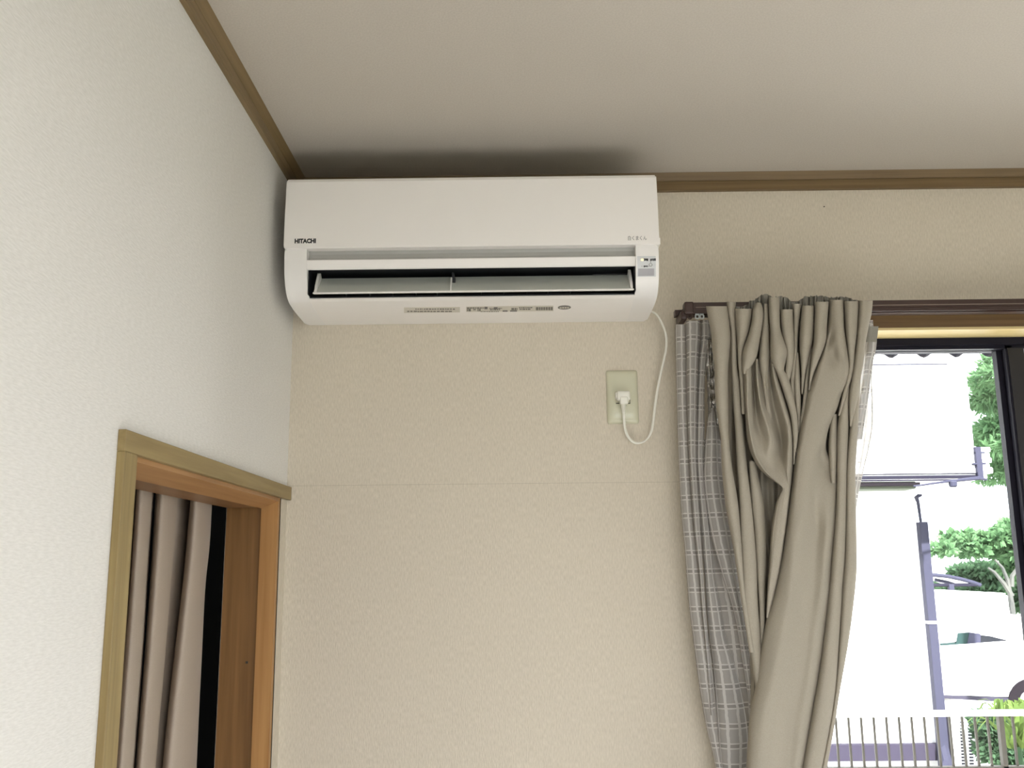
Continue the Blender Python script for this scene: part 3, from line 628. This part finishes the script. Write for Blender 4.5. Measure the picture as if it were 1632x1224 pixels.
# broad right fold, running down to the lower left
def K(*a): return list(zip(a[::2], a[1::2]))
E_ = [
 (478, K(1322, -.8, 1325, .7, 1329, 1.4, 1334, 1.7, 1338, 1.7, 1341, 1.4, 1343, .7, 1344, -.8)),
 (500, K(1321, -.8, 1324, .8, 1329, 1.6, 1334, 1.9, 1338, 1.9, 1341.5, 1.6, 1344, .8, 1345, -.8)),
 (520, K(1319, -.8, 1323, .6, 1328, 1.5, 1334, 2.1, 1338.5, 2.2, 1342, 1.8, 1344.5, .8, 1345.5, -.8)),
 (546, K(1316, -.8, 1317.5, .6, 1321, .3, 1330, 1.9, 1338, 2.6, 1344, 2.2, 1347.5, .9, 1349, -.8)),
 (567, K(1308, -.8, 1312, 1.4, 1320, 1.4, 1328.5, .6, 1338, 2.0, 1345, 2.4, 1350.5, 1.0, 1352, -.8)),
 (590, K(1298.5, -.8, 1304, 1.5, 1314, 2.0, 1330, 1.9, 1341, 1.2, 1347, 1.3, 1352, .9, 1354.5, -.8)),
 (610, K(1292, -.8, 1298, 1.5, 1308, 2.0, 1322, 2.1, 1335, 1.8, 1343, 1.4, 1347.5, .7, 1350, -.8)),
 (630, K(1286, -.8, 1292, 1.5, 1303, 2.0, 1316, 2.1, 1327, 1.9, 1334, 1.6, 1338.5, .7, 1341, -.8)),
 (650, K(1281.5, -.8, 1288, 1.5, 1298, 2.0, 1309, 2.1, 1320, 2.0, 1328, 1.7, 1333, .7, 1334.8, -.8)),
 (675, K(1276, -.8, 1282, 1.5, 1291, 2.0, 1301, 2.1, 1310, 2.0, 1317, 1.6, 1321.5, .6, 1323.5, -.8)),
 (700, K(1271, -.8, 1277, 1.5, 1285, 2.1, 1294, 2.2, 1303, 2.0, 1310, 1.5, 1315, .4, 1317, -1)),
 (722, K(1267.5, -.8, 1273, 1.5, 1280, 2.1, 1289, 2.2, 1297, 2.0, 1303, 1.4, 1308, .2, 1318, -1.5)),
 (750, K(1265, -.8, 1270, 1.5, 1277, 2.1, 1285, 2.2, 1293, 1.9, 1302, .8, 1316, -1.2, 1332, -1.2)),
 (790, K(1259.5, -.8, 1264.5, 1.3, 1271, 2.0, 1280, 2.2, 1289, 1.9, 1300, .7, 1319, .5, 1332.5, -1.0)),
 (838, K(1253.5, -.8, 1259, 1.2, 1267, 2.1, 1278, 2.1, 1290, 1.1, 1303, -.1, 1319, 1.1, 1331, -1.0)),
 (887, K(1246, -.8, 1252, 1.2, 1263, 2.3, 1274, 1.9, 1286, 1.1, 1300, .3, 1315, 1.2, 1326.5, -1.0)),
 (940, K(1235, -.8, 1243, 1.2, 1258, 2.5, 1271, 1.9, 1283, 1.1, 1297, .7, 1312, 1.3, 1323.5, -1.0)),
 (985, K(1222.5, -.8, 1231, 1.1, 1250, 2.5, 1265, 1.9, 1277, 1.2, 1291, 1.0, 1306, 1.3, 1318, -1.0)),
 (1033, K(1213.5, -.8, 1222, 1.1, 1241, 2.5, 1257, 1.9, 1271, 1.2, 1285, 1.1, 1299, 1.3, 1312, -1.0)),
 (1093, K(1204, -.8, 1212, 1.1, 1229, 2.4, 1246, 2.0, 1262, 1.3, 1276, 1.1, 1290, 1.3, 1302.5, -1.0)),
 (1146, K(1194.5, -.8, 1202, 1.1, 1217, 2.2, 1234, 1.9, 1251, 1.2, 1266, 1.1, 1281, 1.3, 1293, -1.0)),
 (1248, K(1188, -.8, 1195, 1.1, 1208, 1.8, 1224, 1.6, 1240, 1.0, 1254, 1.0, 1267, 1.2, 1277, -1.0))]
E_ = [(r[0], [(r[1][0][0]+2, -3)]+r[1]+[(r[1][-1][0]-2, -3)]) for r in E_]
D.sheet(E_, BY-.010, 80, 150)
drape = D.build('drape_curtain', MT['drape'])
tag(drape, 'heavy taupe curtain bunched on the rail left of the window', 'curtain')
# gathered heading tape behind the pleats
Tp = Cloth(); tops = [(1160, 486), (1172, 487), (1184, 490), (1196, 480), (1206, 476), (1212, 470), (1222, 469), (1232, 473), (1243, 472), (1253, 474), (1262, 481), (1272, 480), (1282, 473), (1292, 472), (1300, 471), (1312, 472), (1322, 474), (1338, 473), (1352, 474), (1366, 479), (1374, 481), (1384, 484)]
rows = []
for f in (0, .12, .4, 1):
    r = []
    for k in range(75):
        x = 1166+(1384-1166)*k/74; ty = np.interp(x, [a for a, b in tops], [b for a, b in tops])+1.1*math.sin(k*2.3)
        py = ty+(512-ty)*f; r.append((x+(1.5*math.sin(k*1.7) if f < .3 else 0), (.9 if k % 2 else -.8)*(.6+.4*math.sin(k*.9))-1.6*(f > .9), py))
    rows.append((480+32*f, r))
Tp.sheet(rows, BY+.004, 300, 14)
ht_ = Tp.build('heading_tape', MT['tape'], drape); ht_['label'] = 'gathered grey heading tape along the top'

# ---- sheer curtain
Sh = Cloth(); SY = -.072
def SR(rows, b, bulge, us): Sh.ribbon(rows, b, bulge, SY, u_scale=us, tuck=1.2, nv=80, wob=.12)
SR([(517, 1076.5, 1096), (560, 1077, 1096), (650, 1079, 1097), (740, 1082, 1101), (819, 1086, 1107), (878, 1091.6, 1113), (957, 1097.5, 1122), (1036, 1107, 1133), (1096, 1115, 1140), (1155, 1125, 1146), (1206, 1137, 1152), (1245, 1144, 1158)], -.6, .8, .05)
SR([(511, 1092.5, 1117), (540, 1093, 1116.5), (570, 1094, 1114), (620, 1095, 1112), (680, 1096, 1111), (740, 1099, 1111), (839, 1106, 1117), (918, 1114.5, 1122), (977, 1119, 1126), (1060, 1127, 1132), (1140, 1133, 1137)], 1.0, 1.2, .05)
SR([(510, 1117, 1131), (540, 1117, 1132), (570, 1114, 1127), (620, 1112, 1123), (680, 1110, 1123), (740, 1110, 1122), (839, 1117, 1132), (918, 1123, 1140), (977, 1127, 1151), (1017, 1131, 1158), (1056, 1136, 1170), (1115, 1141, 1184), (1175, 1145, 1192), (1245, 1151, 1189)], .3, 1.2, .06)
SR([(650, 1133, 1139), (668, 1128, 1143), (690, 1125.5, 1147), (715, 1123.5, 1149), (740, 1122, 1150), (760, 1121.5, 1152), (799, 1125, 1157), (858, 1135, 1167), (918, 1151, 1176.6), (957, 1164, 1182.5), (997, 1174, 1188.5), (1048, 1182, 1196), (1096, 1190, 1200.5), (1135, 1195, 1201)], 1.7, 1.2, .065)
SR([(511, 1127, 1144), (540, 1130.5, 1146), (575, 1134, 1150), (610, 1135.5, 1152), (660, 1137, 1155), (690, 1140, 1160)], -.8, .6, .03)
SR([(700, 1110, 1150), (800, 1118, 1150), (900, 1128, 1168), (1000, 1140, 1190), (1100, 1150, 1200), (1245, 1160, 1205)], -1.0, .5, .07)
# right edge of the same panel, beyond the heavy curtain
SR([(510, 1383, 1391), (525, 1380, 1392), (560, 1375, 1393), (600, 1370, 1390), (640, 1364, 1391.5), (680, 1360, 1391), (720, 1358, 1384), (760, 1356, 1374), (800, 1355, 1366), (840, 1354, 1361)], -2.0, .8, .05)
SR([(543, 1382, 1397.5), (560, 1380, 1395.5), (580, 1378, 1390.5), (600, 1376, 1388), (625, 1372, 1385), (650, 1368, 1381), (700, 1362, 1374)], -.8, .8, .03)
sheer = Sh.build('sheer_curtain', MT['sheer'])
Cr = Cloth(); Cr.sheet([(py, [(xa+(xb-xa)*k/5+random.uniform(-.8, .8), .2+(1.1 if k % 2 else .0)+random.uniform(-.5, .5)) for k in range(6)]) for py, xa, xb in [(540+9*i, 1124+.35*i, 1143+.6*i) for i in range(19)]], SY-.008, 40, 120)  # added reflective strip standing in for daylight through holes in the cloth
mc_ = mat('glint_foil', (.55, .53, .5, 1), .08, 1); n_, l_, b_ = nodes(mc_); mp_ = coords(mc_, (260, 260, 120)); nz_ = n_.new('ShaderNodeTexNoise'); nz_.inputs['Scale'].default_value = 1; l_.new(mp_.outputs[0], nz_.inputs['Vector'])
bp_ = n_.new('ShaderNodeBump'); bp_.inputs['Strength'].default_value = 1; bp_.inputs['Distance'].default_value = .004; l_.new(nz_.outputs['Fac'], bp_.inputs['Height']); l_.new(bp_.outputs[0], b_.inputs['Normal'])
o = Cr.build('glint_strip', mc_, sheer); o['label'] = 'added crumpled shiny strip standing in for daylight glints between the folds'
tag(sheer, 'thin grey sheer curtain with woven checks behind the heavy curtain', 'curtain')
Tb = Cloth(); Tb.sheet([(520, [(1380, .2), (1388, .5), (1395, .2), (1400, 0)]), (531, [(1380, .2), (1387, .6), (1394, .3), (1399, 0)]), (545, [(1379, .2), (1386, .6), (1392, .3), (1397, 0)])], SY-.004, 16, 10)
o = Tb.build('header_tab', MT['tape'], sheer); o['label'] = 'folded grey heading at the right end'

# ---- curtain inside the doorway
Dc = Cloth(); DX = -.145
def DR(rows, b, bulge): Dc.ribbon(rows, b, bulge, DX, axis=0, sgn=1, tuck=4, ppc=7.5, nv=50, wob=.15)
DR([(745, 180, 218), (900, 175, 209), (1060, 162, 196), (1250, 143, 182)], -1.5, 1.8)
DR([(745, 219, 248), (785, 216.5, 245), (900, 209, 237), (1060, 196, 227), (1250, 181, 212)], -.4, 2.0)
DR([(745, 251, 288), (790, 248, 284), (900, 241, 275), (1060, 229, 262), (1250, 213, 246)], -.4, 2.4)
DR([(745, 276, 306), (790, 272, 303), (900, 262, 295), (1060, 250, 282), (1250, 236, 262)], -3.2, 1.2)
DR([(745, 306, 340), (800, 303, 338), (870, 297, 334), (940, 290, 327), (1060, 276, 321), (1130, 268, 317.5), (1250, 256, 312)], -.2, 2.2)
dc = Dc.build('doorway_curtain', MT['door_cloth']); tag(dc, 'pale pleated curtain hanging inside the doorway on the left', 'curtain')
obj('hanging_rod', bx(-.16, -.14, -.87, .35, 1.66, 1.675), MT['rail'], dc)

# ================================================================ OUTSIDE
GZ = -.5
tag(obj('floor_ground', bx(-12, 30, .3, 45, GZ-.1, GZ), MT['ground']), kind='structure')
tag(obj('floor_garden', boxes((-40, 40, -45, ROOM_Y-.2, GZ-.1, GZ), (ROOM_X+.2, 40, ROOM_Y-.2, .3, GZ-.1, GZ), (-40, -1.5, ROOM_Y-.2, .3, GZ-.1, GZ)), noise_mat('garden_earth', (.06, .06, .04, 1), (.10, .10, .07, 1), (2, 2, 2))), kind='structure')
# railing
ry = 1.65; rb = thing('balcony_railing', 'thin bronze metal railing across the bottom of the window view', 'railing', (2.2, ry, GZ))
tz = .935
obj('top_rail', bx(.9, 3.6, ry-.02, ry+.02, tz-.012, tz+.008, bev=.003), MT['white_m'], rb)
obj('bottom_rail', bx(.9, 3.6, ry-.012, ry+.012, .728, .740), MT['fence'], rb)
bar = None; xp = X(1595, 1160, ry)[0]; sp = (X(1632, 1160, ry)[0]-X(1613.5, 1160, ry)[0])*1.0
for k in range(-17, 18):
    x = xp+k*.0485
    if k == 0: continue
    if bar is None:
        bar = obj('bar', bx(-.004, .004, -.004, .004, .25, tz-.012), MT['fence'], rb); o = bar; 
    else:
        o = bar.copy(); C.collection.objects.link(o)
    o.matrix_parent_inverse = Matrix.Translation(-rb.location); o.location = (x, ry, 0)
for x in (xp, xp-1.15, xp+1.15): obj('post', bx(x-.009, x+.009, ry-.012, ry+.012, GZ, tz+.004), MT['fence'], rb)

# neighbouring house
NY = 4.3
nh = thing('neighbour_house', 'overexposed white house wall filling most of the window view', 'house', (2.0, NY, GZ))
ex = X(1490, 1130, NY)[0]
obj('wall', bx(-3, ex, NY, NY+5, GZ, 3.2), MT['facade'], nh)
z0_, z1_ = X(1400, 1213, NY-.06)[2], X(1400, 1187, NY-.06)[2]
obj('foundation_band', bx(-3, ex-.0, NY-.06, NY, z0_, z1_), MT['found'], nh)
BYo = 3.7; bxr = X(1557, 760, BYo)[0]
zb = X(1500, 766, BYo)[2]; zt = X(1500, 540, BYo)[2]+.4
obj('upper_storey', bx(-3, bxr, BYo, NY+5, zb+.03, zt), MT['facade'], nh)
obj('bottom_trim', boxes((-3, bxr, BYo-.015, BYo+.01, zb, zb+.008), (-3, bxr, BYo-.012, BYo+.0, X(1500, 755, BYo)[2]-.003, X(1500, 755, BYo)[2]+.003), (-3, bxr, BYo-.005, BYo+.01, zb+.012, zb+.032)), [MT['dk']], nh)
z5 = X(1430, 581, BYo)[2]; obj('upper_trim', bx(-3, X(1510, 581, BYo)[0], BYo-.008, BYo, z5-.003, z5+.003), MT['pipe'], nh)
s0 = X(1458, 779, BYo+.05); obj('soffit', boxes((-3, s0[0], BYo+.03, BYo+.2, s0[2], zb)), MT['sage'], nh)
obj('soffit_edge', bx(-3, X(1464, 768, BYo)[0], BYo-.02, BYo+.03, zb-.03, zb-.01), MT['tyre'], nh)
# stacked end tiles
br = None
for k, (a, b, c, d) in enumerate(((1560, 713, 1576, 721), (1561, 722, 1575, 730), (1563, 729.5, 1578, 738), (1562, 739, 1575, 746), (1564, 745, 1580, 755), (1562, 757, 1571, 763))):
    p = X(a, d, BYo); q = X(c, b, BYo); obj('end_tile', bx(p[0], q[0], BYo-.02, BYo+.5, p[2], q[2], bev=.008), MT['white_m'], nh)
p = X(1556, 765, BYo); q = X(1560.5, 713, BYo); obj('tile_bracket', boxes((p[0], q[0]-.004, BYo-.03, BYo, p[2], q[2]), (p[0], q[0]+.02, BYo-.028, BYo, X(0, 739, BYo)[2]-.003, X(0, 739, BYo)[2]+.004), (p[0]-.02, q[0]+.02, BYo-.028, BYo, X(0, 755, BYo)[2]-.01, X(0, 755, BYo)[2])), MT['pipe'], nh)
# downpipe
dp = bmesh.new(); u = X(1470, 850, NY-.1); dn = X(1497, 1130, NY-.1)
box(dp, dn[0]-.030, dn[0]+.028, NY-.13, NY-.07, GZ, X(1466, 832, NY-.1)[2], .006, 2)
dpo = obj('downpipe', dp, MT['pipe'], nh); dpo['label'] = 'square blue-grey downpipe at the corner of the house'
obj('pipe_clip', bx(dn[0]-.036, dn[0]+.034, NY-.136, NY-.06, X(1487, 991, NY)[2]-.004, X(1487, 989, NY)[2]+.004), MT['white_m'], dpo)
bm = bmesh.new(); pts = [X(1475, 885, NY-.1), X(1463, 800, NY-.1), X(1460.5, 793, NY-.1), X(1464, 790, NY-.1), X(1469, 789, NY-.1)]
tube(bm, [tuple(p) for p in pts], [.006, .012, .016, .014, .008], 8); obj('pipe_hook', bm, MT['pipe'], nh)
# awning arm
bm = bmesh.new(); tube(bm, [tuple(X(1456, 775, BYo-.1)), tuple(X(1512, 767, BYo-.1)), tuple(X(1560, 762, BYo-.05)), tuple(X(1572, 764, BYo))], [.005, .008, .012, .008], 6)
p = X(1514, 778, BYo-.1); q = X(1524, 766, BYo-.1); box(bm, p[0], q[0], BYo-.12, BYo-.08, p[2]+.005, q[2], .008, 1)
obj('awning_arm', bm, MT['pipe'], nh)
# foot of the pipe: drain elbow and stones
bm = bmesh.new(); tube(bm, [(dn[0], NY-.1, .35), (dn[0]-.01, NY-.16, .26), (dn[0]-.06, NY-.22, .22)], .035, 8); obj('pipe_elbow', bm, MT['pipe'], nh)

# outdoor unit
oy = 4.25; p = X(1524, 1240, oy); q = X(1562, 1134, oy)
ou = thing('outdoor_unit', 'white outdoor air conditioning unit with louvred side behind the railing', 'outdoor unit', ((p[0]+q[0])/2, oy, GZ))
obj('unit_body', bx(p[0], q[0]+.01, oy, oy+.1, p[2]-.1, q[2], bev=.006), MT['white_m'], ou)
sl = None
for k in range(15):
    for (a, b) in ((1530.5, 1536), (1543, 1548)):
        l_ = X(a-1+k*.25, 1151+k*5.1, oy); r_ = X(b+k*.3, 1151+k*5.1, oy)
        obj('louvre_slot', bx(l_[0], r_[0], oy-.004, oy+.003, l_[2]-.0045, l_[2]+.0045), MT['sill'], ou)
obj('unit_edge', bx(p[0]-.022, p[0]-.004, oy-.01, oy+.02, p[2], q[2]-.03), MT['found'], ou)

# lean-to roof edge over this window
bm = bmesh.new(); zc = X(1500, 559, .9)[2]; N = 200; cols = []
for i in range(N+1):
    x = .6+2.6*i/N; dz = -.024*abs(math.cos((x-X(1472, 565, .9)[0])/.108*math.pi))**3
    cols.append([bm.verts.new((x, yy, zc+dz+(.9-yy)*.35+t)) for yy in (.9, .25) for t in (0, .004)])
for a, b in zip(cols, cols[1:]):
    bm.faces.new((a[0], b[0], b[2], a[2])); bm.faces.new((a[1], a[3], b[3], b[1])); bm.faces.new((a[0], a[1], b[1], b[0])); bm.faces.new((a[2], b[2], b[3], a[3]))
rf = thing('corrugated_canopy', 'scalloped edge of a corrugated canopy just above the window glass', 'canopy', (1.9, .6, zc)); obj('roof_sheet', bm, MT['dk'], rf)
obj('canopy_beam', boxes((.6, 3.2, .25, .29, zc+.16, zc+.225), (.62, .65, .14, .9, zc+.24, zc+.27), (3.15, 3.18, .14, .9, zc+.24, zc+.27)), MT['dk'], rf)

# ---- car and truck
def vehicle_prism(pts, y0, y1, bev=.05):
    bm = bmesh.new(); P = [(lambda q: (q[0], q[2]))(X(a, b, y0)) for a, b in pts]; prism(bm, P, 1, y0, y1)
    bmesh.ops.bevel(bm, geom=[e for e in bm.edges], offset=bev, segments=2, affect='EDGES', clamp_overlap=True); return bm
def disc(bm, cx, cz, r, y0, y1, n=24):
    prism(bm, [(cx+r*math.cos(2*math.pi*k/n), cz+r*math.sin(2*math.pi*k/n)) for k in range(n)], 1, y0, y1)
cy = 9.8; q0 = X(1560, 1118, cy)
car = thing('white_car', 'white car parked beyond the railing with dark side windows', 'car', (q0[0], cy, GZ))
obj('car_body', vehicle_prism([(1330, 1108), (1330, 1040), (1345, 1028), (1500, 1030), (1608, 1022), (1660, 1030), (1690, 1055), (1692, 1100), (1672, 1112), (1655, 1112)][::-1], cy, cy+1.65, .04), MT['car_w'], car)
obj('cabin', vehicle_prism([(1345, 1032), (1372, 975), (1400, 966), (1530, 966), (1560, 978), (1612, 1026)][::-1], cy+.08, cy+1.57, .04), MT['car_w'], car)
def car_panel(name, pts, m, d): 
    bm = bmesh.new(); P = [(lambda q: (q[0], q[2]))(X(a, b, cy+.08-d)) for a, b in pts]; prism(bm, P, 1, cy+.08-d, cy+.1); return obj(name, bm, m, car)
car_panel('side_window', [(1563, 1012), (1580, 1014), (1597, 1018.5), (1606, 1020), (1590, 1026), (1563, 1028)][::-1], MT['car_gl'], .01)
car_panel('pillar', [(1545, 1008), (1563, 1010), (1563, 1028), (1541, 1029)][::-1], MT['pipe'], .02)
car_panel('side_window', [(1527, 1009), (1545, 1008), (1542, 1029), (1500, 1031), (1500, 1026), (1524, 1025)][::-1], MT['car_teal'], .015)
car_panel('side_window', [(1400, 1010), (1490, 1010), (1490, 1030), (1390, 1030)][::-1], MT['car_gl'], .015)
bm = bmesh.new(); p = X(1508, 1113, cy); q = X(1655, 1118, cy); prism(bm, [(p[0]-2, p[2]+.03), (p[0], p[2]), (q[0], q[2]-.03), (q[0], q[2]+.03), (p[0], p[2]+.035)], 1, cy-.02, cy+.4); obj('sill', bm, MT['sill'], car)
for px in (1644, 1395):
    c = X(px, 1098, cy); bm = bmesh.new(); disc(bm, c[0], GZ+.31, .31, cy-.03, cy+.2); wh = obj('wheel', bm, MT['tyre'], car)
    bm = bmesh.new(); disc(bm, c[0], GZ+.31, .19, cy-.045, cy-.02, 16); obj('hubcap', bm, MT['white_m'], wh)
    bm = bmesh.new(); disc(bm, c[0], GZ+.31, .19, cy+1.46, cy+1.6, 16)
ty = 12.4; q0 = X(1550, 1000, ty)
tr = thing('white_truck', 'white box truck behind the parked car', 'truck', (q0[0], ty, GZ))
obj('cargo_box', vehicle_prism([(1300, 1100), (1300, 952), (1490, 946.5), (1585, 944), (1607, 946), (1611, 985), (1611, 1100)][::-1], ty, ty+1.8, .03), MT['car_w'], tr)
obj('cab', vehicle_prism([(1613, 1100), (1613, 978), (1640, 986), (1668, 1010), (1690, 1050), (1690, 1100)][::-1], ty+.05, ty+1.75, .05), MT['car_w'], tr)
p = X(1611, 1100, ty)
obj('truck_chassis', bx(p[0]-3.8, p[0]+1.0, ty+.3, ty+1.5, GZ+.35, GZ+.6), MT['tyre'], tr)
for dx in (.55, -2.6):
    bm = bmesh.new(); disc(bm, p[0]+dx, GZ+.36, .36, ty+.02, ty+.28); obj('wheel', bm, MT['tyre'], tr)

# carport
ky = 15.4; kp = thing('carport', 'grey arched carport roof beside the trees', 'carport', tuple(X(1515, 935, ky)*[1, 1, 0]+np.array([0, 0, GZ])))
arc = [(1440, 922), (1470, 916.5), (1490, 916.5), (1510, 918.5), (1530, 922.5), (1550, 928), (1563, 932.5)]
for L, rad in (([X(a, b, ky) for a, b in arc], .035), ([X(a-2, b+1.5, ky+1.2) for a, b in arc[:-1]], .03), ([X(1490, 924, ky+.4), X(1510, 928, ky+.4), X(1525, 933, ky+.4)], .03)):
    bm = bmesh.new(); tube(bm, [tuple(q) for q in L], rad, 8); obj('arched_beam', bm, MT['pipe'], kp)
bm = bmesh.new(); tube(bm, [tuple(X(1440, 933, ky)), tuple(X(1557, 932, ky))], .03, 6); obj('gutter', bm, MT['dk'], kp)
bm = bmesh.new(); t = X(1515, 931, ky); box(bm, t[0]-.045, t[0]+.045, ky-.04, ky+.04, GZ, t[2]); obj('post', bm, MT['pipe'], kp)
bm = bmesh.new(); A = [X(a, b-.5, ky) for a, b in arc]; rowa = [bm.verts.new(tuple(p)) for p in A]; rowb = [bm.verts.new((p[0]-.1, p[1]+1.4, p[2])) for p in A]
for i in range(len(A)-1): bm.faces.new((rowa[i], rowa[i+1], rowb[i+1], rowb[i]))
bmesh.ops.solidify(bm, geom=bm.faces[:], thickness=.01); obj('roof_sheet', bm, MT['white_m'], kp)

# ---- foliage
def leaves(clusters, n, size, aspect=.35, droop=.3):
    """clusters: (center, radii); leaf blades scattered in ellipsoids"""
    V = []; F = []
    wts = np.array([c[1][0]*c[1][1]*c[1][2] for c in clusters])**.6; wts /= wts.sum()
    for ci in rng.choice(len(clusters), n, p=wts):
        c, r = clusters[ci]; d = rng.normal(size=3); d /= np.linalg.norm(d); rad = rng.uniform(.35, 1)**.5
        p = np.array(c)+d*np.array(r)*rad
        a = d*.5+rng.normal(size=3)*.6; a[2] -= droop*.5; a /= np.linalg.norm(a); b = np.cross(a, rng.normal(size=3)); b /= np.linalg.norm(b)
        L = size*rng.uniform(.6, 1.3); W = L*aspect; o = len(V)
        V += [tuple(p), tuple(p+a*L*.5+b*W*.5), tuple(p+a*L), tuple(p+a*L*.5-b*W*.5)]; F.append((o, o+1, o+2, o+3))
    me = bpy.data.meshes.new('foliage'); me.from_pydata(V, [], F); return me
def tree(name, lab, y, blobs, n, size, m, trunk, cat='tree', group=None, aspect=.35, dep=.8):
    cl = [(X(a, b, y+random.uniform(-dep, dep)*.6), (r1*(y+2.2)/1500, dep*.5, r2*(y+2.2)/1500)) for a, b, r1, r2 in blobs]
    base = X(trunk[0][0], trunk[0][1], y)
    t = thing(name, lab, cat, (base[0], y, GZ), group)
    o = obj('foliage', leaves(cl, n, size, aspect), m, t); o['kind'] = 'stuff'
    bm = bmesh.new(); P = [(base[0], y, GZ)]+[tuple(X(a, b, y)) for a, b in trunk]
    tube(bm, P, list(np.linspace(.10, .03, len(P))*trunk_w), 8)
    obj('trunk', bm, MT['bark'], t); return t
trunk_w = 1.0
tree('broadleaf_tree', 'tall green tree whose branches fill the upper right of the pane', 8.2,
     [(1600, 575, 28, 14), (1592, 600, 34, 16), (1596, 625, 38, 12), (1603, 645, 36, 10), (1600, 680, 36, 16), (1590, 700, 22, 14), (1612, 712, 34, 14), (1600, 735, 30, 16), (1595, 757, 30, 8), (1575, 690, 10, 16), (1568, 635, 8, 12), (1650, 640, 50, 60), (1650, 720, 50, 40)],
     15000, .10, MT['leaf'], [(1640, 900), (1640, 750), (1625, 640), (1610, 590)], aspect=.28, dep=.9)
tree('broadleaf_tree', 'leafy tree at the right edge, level with the carport roof', 16.0,
     [(1620, 842, 24, 14), (1606, 855, 22, 10), (1622, 875, 20, 14), (1597, 878, 16, 7), (1566, 862, 9, 4), (1553, 858, 7, 4), (1530, 863, 7, 3), (1522, 853, 5, 2.5), (1498, 876, 5, 2.5), (1549, 878, 7, 4), (1575, 860, 8, 4), (1626, 905, 16, 16), (1660, 860, 40, 50)],
     11000, .15, MT['leaf'], [(1640, 1000), (1640, 940), (1625, 900), (1605, 875)], aspect=.55, dep=1.2)
trunk_w = .6
tree('broadleaf_tree', 'pale bushy tree with bare grey branches behind the carport', 18.5,
     [(1545, 912, 16, 7), (1565, 910, 18, 9), (1590, 918, 20, 12), (1575, 930, 26, 12), (1605, 935, 22, 14), (1540, 928, 22, 10), (1520, 938, 18, 7), (1500, 940, 14, 5), (1622, 950, 14, 20), (1620, 930, 14, 14), (1555, 942, 30, 6)],
     15000, .16, MT['leaf2'], [(1614, 970), (1611, 945), (1600, 925), (1585, 905)], aspect=.6, dep=1.5)
bm = bmesh.new()
for L in ([(1612, 960), (1606, 925), (1598, 905), (1586, 892)], [(1613, 950), (1600, 930), (1585, 912), (1575, 905)], [(1612, 935), (1613, 918), (1622, 905)]):
    tube(bm, [tuple(X(a, b, 15.2)) for a, b in L], [.05, .04, .03, .02][:len(L)], 6)
bt = thing('bare_tree', 'slim pale branches forking in front of the bushy tree', 'tree', tuple(X(1612, 960, 15.2)*[1, 1, 0]+np.array([0, 0, GZ])))
p = X(1612, 960, 15.2); tube(bm, [(p[0], p[1], GZ), tuple(p)], [.07, .05], 8); obj('branches', bm, noise_mat('bark_pale', (.05, .052, .048, 1), (.08, .08, .07, 1), (4, 4, 4), spec=.1), bt)
trunk_w = .25
tree('garden_shrub', 'low green shrub behind the railing, right of the outdoor unit', 4.0,
     [(1575, 1165, 14, 16), (1590, 1195, 26, 12), (1615, 1200, 22, 12), (1570, 1150, 10, 8), (1625, 1180, 16, 16), (1600, 1170, 18, 14)], 5200, .055, MT['leaf2'], [(1600, 1230), (1600, 1200)], 'shrub', aspect=.6, dep=.25)
# strap-leaved lily
t = thing('lily_plant', 'bright lily with long arching strap leaves behind the railing', 'plant', tuple(X(1620, 1200, 3.0)*[1, 1, 0]+np.array([0, 0, GZ])))
me_ = bmesh.new(); cbase = X(1622, 1190, 3.0)
for k in range(26):
    a = random.uniform(0, 2*math.pi); L = random.uniform(.18, .34); hh = random.uniform(.10, .26); prev = None
    c_ = cbase+np.array([random.uniform(-.08, .08), random.uniform(-.06, .06), 0])
    for i in range(8):
        s = i/7; wdt = .012*(1-s**2)+.001
        q = c_+np.array([math.cos(a)*L*s, math.sin(a)*L*s*.6, hh*math.sin(s*2.6)]); nrm = np.array([-math.sin(a), math.cos(a), .3])*wdt
        cur = (me_.verts.new(tuple(q-nrm)), me_.verts.new(tuple(q+nrm)))
        if prev: me_.faces.new((prev[0], prev[1], cur[1], cur[0]))
        prev = cur
obj('leaf_blades', me_, MT['leaf3'], t)['kind'] = 'stuff'
bm = bmesh.new(); tube(bm, [(cbase[0], 3.0, GZ), tuple(cbase)], [.03, .02], 6); obj('stem', bm, MT['leaf2'], t)
trunk_w = .25
tree('garden_shrub', 'yellow-green shrub just below the railing at the right edge', 4.6,
     [(1612, 1145, 14, 9), (1632, 1150, 20, 14), (1640, 1140, 16, 10)], 1800, .08, MT['leaf3'], [(1625, 1230), (1625, 1180)], 'shrub', aspect=.7, dep=.25)
